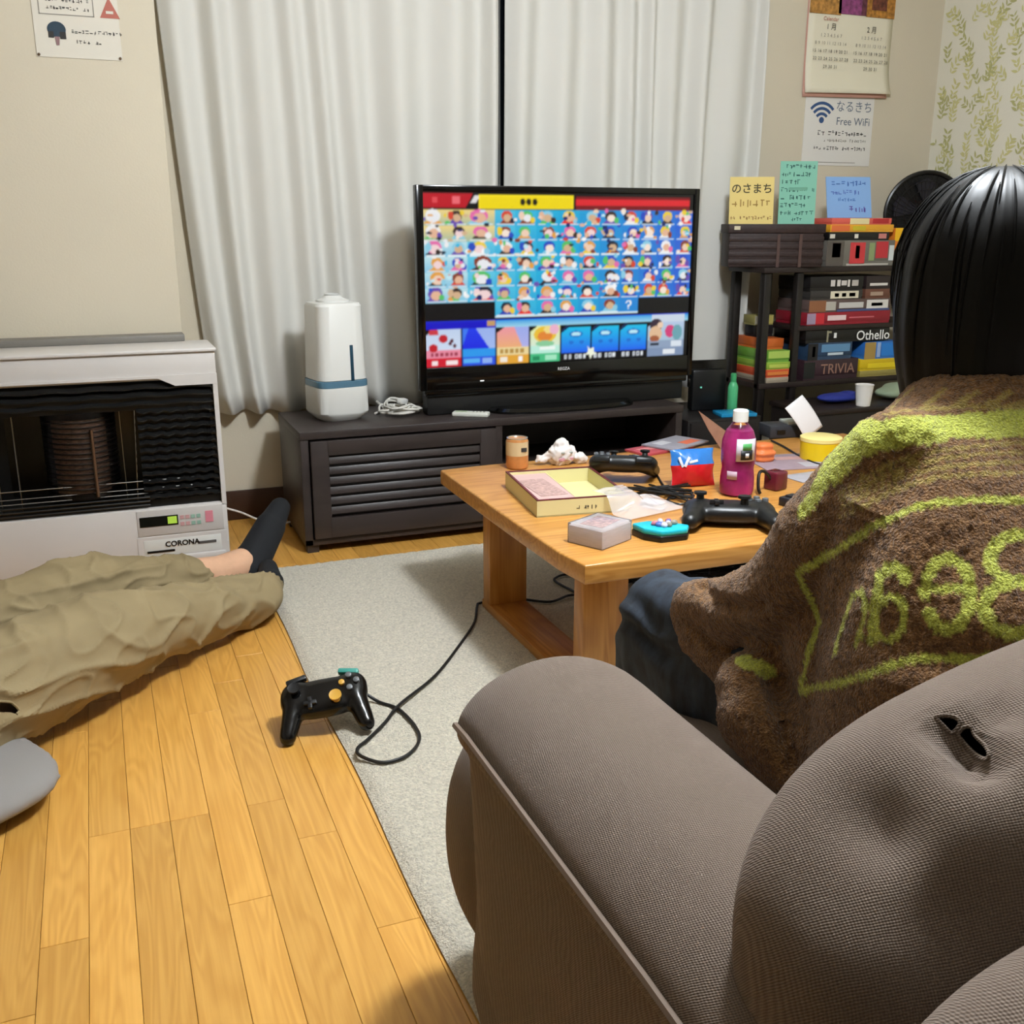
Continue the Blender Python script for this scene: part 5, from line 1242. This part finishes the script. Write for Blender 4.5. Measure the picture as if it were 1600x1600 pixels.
def catm(pts): return [(q.x, q.y) for q in smooth_pts([(x, y, 0) for x, y in pts], 6)]
LIME = []   # (points, radius m)
LIME.append((stroke(catm([(1760, 770), (1600, 780), (1500, 782), (1440, 790), (1370, 820), (1310, 858), (1246, 896)])), .0048))
LIME.append((stroke([(1246, 896), (1268, 940), (1281, 972), (1266, 1010), (1250, 1080)]), .0042))
LIME.append((stroke(catm([(1250, 1080), (1330, 1062), (1400, 1038), (1440, 1028), (1520, 1030), (1600, 1020), (1700, 1015)])), .0048))
LIME.append((stroke([(1302, 1020), (1318, 970), (1332, 930)]), .005)); LIME.append((stroke(catm([(1318, 968), (1330, 938), (1345, 925), (1352, 945), (1345, 985), (1336, 1012)])), .0042))      # n
LIME.append((stroke(catm([(1416, 906), (1406, 889), (1388, 888), (1374, 905), (1368, 945), (1360, 1004)])), .0072)); LIME.append((stroke(ring(1390, 966, 22, 34, tilt=8)), .0048))   # a, mirrored
LIME.append((stroke(ring(1481, 928, 36, 56, 180, 510)), .0066)); LIME.append((stroke([(1446, 922), (1514, 918)]), .005))                                               # e, mirrored
LIME.append((stroke([(1652, 838), (1650, 985)]), .010)); LIME.append((stroke(ring(1595, 872, 48, 36, 60, 300)), .0072)); LIME.append((stroke(ring(1590, 950, 52, 40, 60, 300)), .0072))          # B, mirrored
yoke = catm([(1760, 655), (1640, 660), (1560, 662), (1480, 665), (1420, 670), (1370, 680), (1325, 705), (1300, 735)])
LIME.append((stroke(yoke, 3), .021))
LIME.append((stroke(catm([(1345, 668), (1318, 690), (1300, 715), (1292, 738)]), 3), .019))
LIME.append((stroke([(1290, 745), (1270, 775), (1256, 800)], 3), .012)); LIME.append((stroke([(1160, 1030), (1200, 1050)], 3), .012))
GOLD = []
for k_, dy in enumerate((0, 13, 27, 42)):
    GOLD.append((stroke(catm([(1740, 688+dy*1.1), (1600, 692+dy*1.1), (1500, 700+dy), (1430, 712+dy), (1360, 742+dy), (1310, 772+dy*.9)])), .0030))
for k_ in range(5): GOLD.append((stroke([(1390+k_*50, 640-k_*2), (1425+k_*52, 606+k_*2)]), .004))
GOLD.append((stroke([(1740, 640), (1600, 636), (1500, 636), (1420, 640), (1380, 648)]), .004))
pts_l = [(q, r_) for L2, r_ in LIME for q in L2]; pts_g = [(q, r_) for L2, r_ in GOLD for q in L2]
kl = KDTree(len(pts_l)); [kl.insert(q, i) for i, (q, r_) in enumerate(pts_l)]; kl.balance()
kg = KDTree(max(1, len(pts_g))); [kg.insert(q, i) for i, (q, r_) in enumerate(pts_g)]; kg.balance()
brown = np.array(C('#4e331d')[:3]); brown2 = np.array(C('#8c653a')[:3]); lime = np.array(C('#b4ba4c')[:3]); gold = np.array(C('#94803f')[:3])
cols = np.ones((len(bm_.vertices), 4), np.float32)
for i, v in enumerate(bm_.vertices):
    c = v.co; n_ = noise.noise(c*170); n2 = noise.noise(c*400)
    w_ = min(1, max(0, .5+.9*n2)); col = brown*(1-w_)+brown2*w_
    _, j, d = kg.find(c)
    if d is not None and d < pts_g[j][1]*(1+.35*n_): col = gold*(1+.3*n2)
    best = 9
    for _, j, d in kl.find_range(c, .026): best = min(best, d/pts_l[j][1])
    if best < 1+.22*n_: 
        f_ = .85 if best > .8 else 1
        col = (lime*f_+col*(1-f_))*(1+.35*n2)
    cols[i, :3] = np.clip(col, 0, 1)
at = bm_.color_attributes.new('yarn', 'FLOAT_COLOR', 'POINT'); at.data.foreach_set('color', cols.ravel())
blm = mat('blanket_fleece', '#6a452c', .95, attr='yarn', bump=(330, 1.0, .006), var=(420, .35), sheen=.25, spec=.1)
put('blanket', bm_, blm, label='brown fleece blanket with lime green lettering round the seated person', cat='blanket')

# ================================================================== PERSON LYING ON THE FLOOR
pl = thing('person', 'person in khaki trousers lying on the floor before the heater, black socks', 'person', (0, 0, 0))
Q = {k: Vector(v) for k, v in dict(hip=(-.78, 2.30, .14), nh=(-.60, 1.99, .15), nk=(-.03, 2.47, .155), na=(.36, 2.845, .075), fh=(-.68, 2.44, .15), fk=(-.06, 2.82, .16), fa=(.295, 3.085, .085),
     ch=(-1.18, 2.02, .15), nb=(-1.38, 1.88, .16), hd=(-1.56, 1.76, .17)).items()}
g = Geo(); g.ell(Q['hip'], (.12, .12, .11)); g.cap(Q['hip'], Q['ch'], .125, .125); g.cap(Q['ch'], Q['nb'], .12, .06); g.cap(Q['nb'], Q['hd'], .05, .05)
for a in 'nf':
    g.cap(Q[a+'h'], Q[a+'k'], .085, .06); g.cap(Q[a+'k'], Q[a+'a'], .060, .046)
g.cap(Q['fa']-Vector((.05, .04, 0)), Q['fa']+Vector((.045, .035, -.005)), .054, .056)
g.cap(Q['fa']+Vector((.06, .03, -.02)), Q['fa']+Vector((.14, .12, .08)), .038, .028); g.cap(Q['na'], Q['na']+Vector((.03, .05, -.01)), .036, .034); g.cap(Q['na']+Vector((.03, .04, -.02)), Q['na']+Vector((.05, .19, .0)), .034, .022)
shl, shr = Q['nb']+Vector((.06, -.10, -.02)), Q['nb']+Vector((-.02, .20, -.02))
for s_, d1, d2, sd in ((shl, Vector((.16, -.20, -.06)), Vector((.24, .02, -.02)), 1), (shr, Vector((.22, .16, -.05)), Vector((.22, .02, -.03)), -1)):
    g.cap(s_, s_+d1, .05, .042); g.cap(s_+d1, s_+d1+d2, .042, .03); g.cap(s_, Q['nb'], .055, .06); hand(g, s_+d1+d2, d2, (0, 0, 1), sd)
Mh = head_geo(g, Q['hd'], (.55, -.1, .83), (-.83, -.05, .55))
put('body', fuse(g, .0065, 4), skin, pl)
tr = Geo(); tr.ell(Q['hip']+Vector((.02, .02, 0)), (.15, .15, .125))
for a, b, r0, r1 in (('nh', 'nk', .15, .112), ('nk', 'na', .112, .070), ('fh', 'fk', .125, .098)): tr.cap(Q[a], Q[b], r0, r1, 20)
tr.cap(Q['fk'], Q['fk'].lerp(Q['fa'], .68), .098, .062, 20)
tm = fuse(tr, .0065, 5)
def tr_fn(c):
    n_ = noise.noise(Vector((c.x*3.2, c.y*3.2, c.z*3)))
    ridge = 1-abs(noise.noise(Vector((c.x*5+c.z*6, c.y*10-c.x*4, c.z*9))))*2.2
    d = .008*n_+.013*max(0, ridge)**4+.007*max(0, 1-abs(noise.noise(Vector((c.x*9-c.y*5, c.y*4+c.x*7, c.z*14))))*3)**3
    d += .006*math.sin(70*(c.x*.6+c.y*.9)+6*noise.noise(c*5))*max(0, noise.noise(c*4+Vector((7, 0, 0))))
    return d-.006
displace(tm, tr_fn)
for v in tm.vertices: v.co.z = max(v.co.z, .004)
khaki = mat('khaki_cotton', '#8c7c5b', .85, var=(12, .07), bump=(700, .25, .001))
tro = put('trousers', tm, khaki, pl)
bvt = BVHTree.FromPolygons([v.co.copy() for v in tm.vertices], [tuple(p_.vertices) for p_ in tm.polygons])
def hit2(px, py):
    r_ = bvt.ray_cast(Vector((0, 0, H)), ray(px, py).normalized()); return r_[0]
pk = cut_hole(tm, [(-60, 1097), (8, 1096), (22, 1101), (30, 1110), (26, 1116), (16, 1113), (-60, 1113)])
put('pocket_opening', Geo().tube(smooth_pts(pk[:5], 4), .003, 6), khaki, tro)
sock = mat('sock_black', '#0e1116', .85, bump=(600, .3, .001))
fa = Q['fa']
sg_ = Geo(); sg_.cap(fa+Vector((.070, .035, -.025)), fa+Vector((.085, .065, .0)), .058, .060); sg_.cap(fa+Vector((.085, .06, .0)), fa+Vector((.155, .125, .085)), .060, .050); sg_.cap(fa+Vector((.155, .125, .085)), fa+Vector((.195, .16, .135)), .050, .034)
put('sock', fuse(sg_, .006, 5), sock, pl)
sg_ = Geo(); na = Q['na']; sg_.cap(na+Vector((.02, .04, -.02)), na+Vector((.045, .12, -.01)), .043, .042); sg_.cap(na+Vector((.045, .12, -.01)), na+Vector((.055, .22, .005)), .042, .03)
put('sock', fuse(sg_, .006, 5), sock, pl)
shg = Geo(); shg.cap(Q['hip']+Vector((-.06, -.03, .01)), Q['ch'], .145, .15); shg.cap(Q['ch'], Q['nb'], .14, .085)
for s_, d1 in ((shl, Vector((.16, -.20, -.06))), (shr, Vector((.22, .16, -.05)))): shg.cap(s_, s_+d1*.7, .068, .062); shg.cap(s_, Q['nb'], .07, .075)
put('shirt', fuse(shg, .009, 5), mat('shirt_grey', '#4a4d52', .85), pl)
hg = Geo().ell((0, -.03, .045), (.088, .10, .085)).ell((0, -.06, -.01), (.085, .07, .08)); hg2 = Geo(); hg2.add(hg.v, hg.f, Mh)
put('hair', fuse(hg2, .008, 3), hm, pl)
# floor cushion under the thighs
cu = fuse(Geo().ell((-.63, 2.05, .05), (.43, .33, .052), 5, 2.4, rot=(0, 0, .5)), .012, 4); displace(cu, lambda c: .004*noise.noise(c*9))
put('floor_cushion', cu, mat('cushion_grey', '#8a8683', .85, bump=(500, .3, .001)), label='flat grey floor cushion under the lying person', cat='cushion')
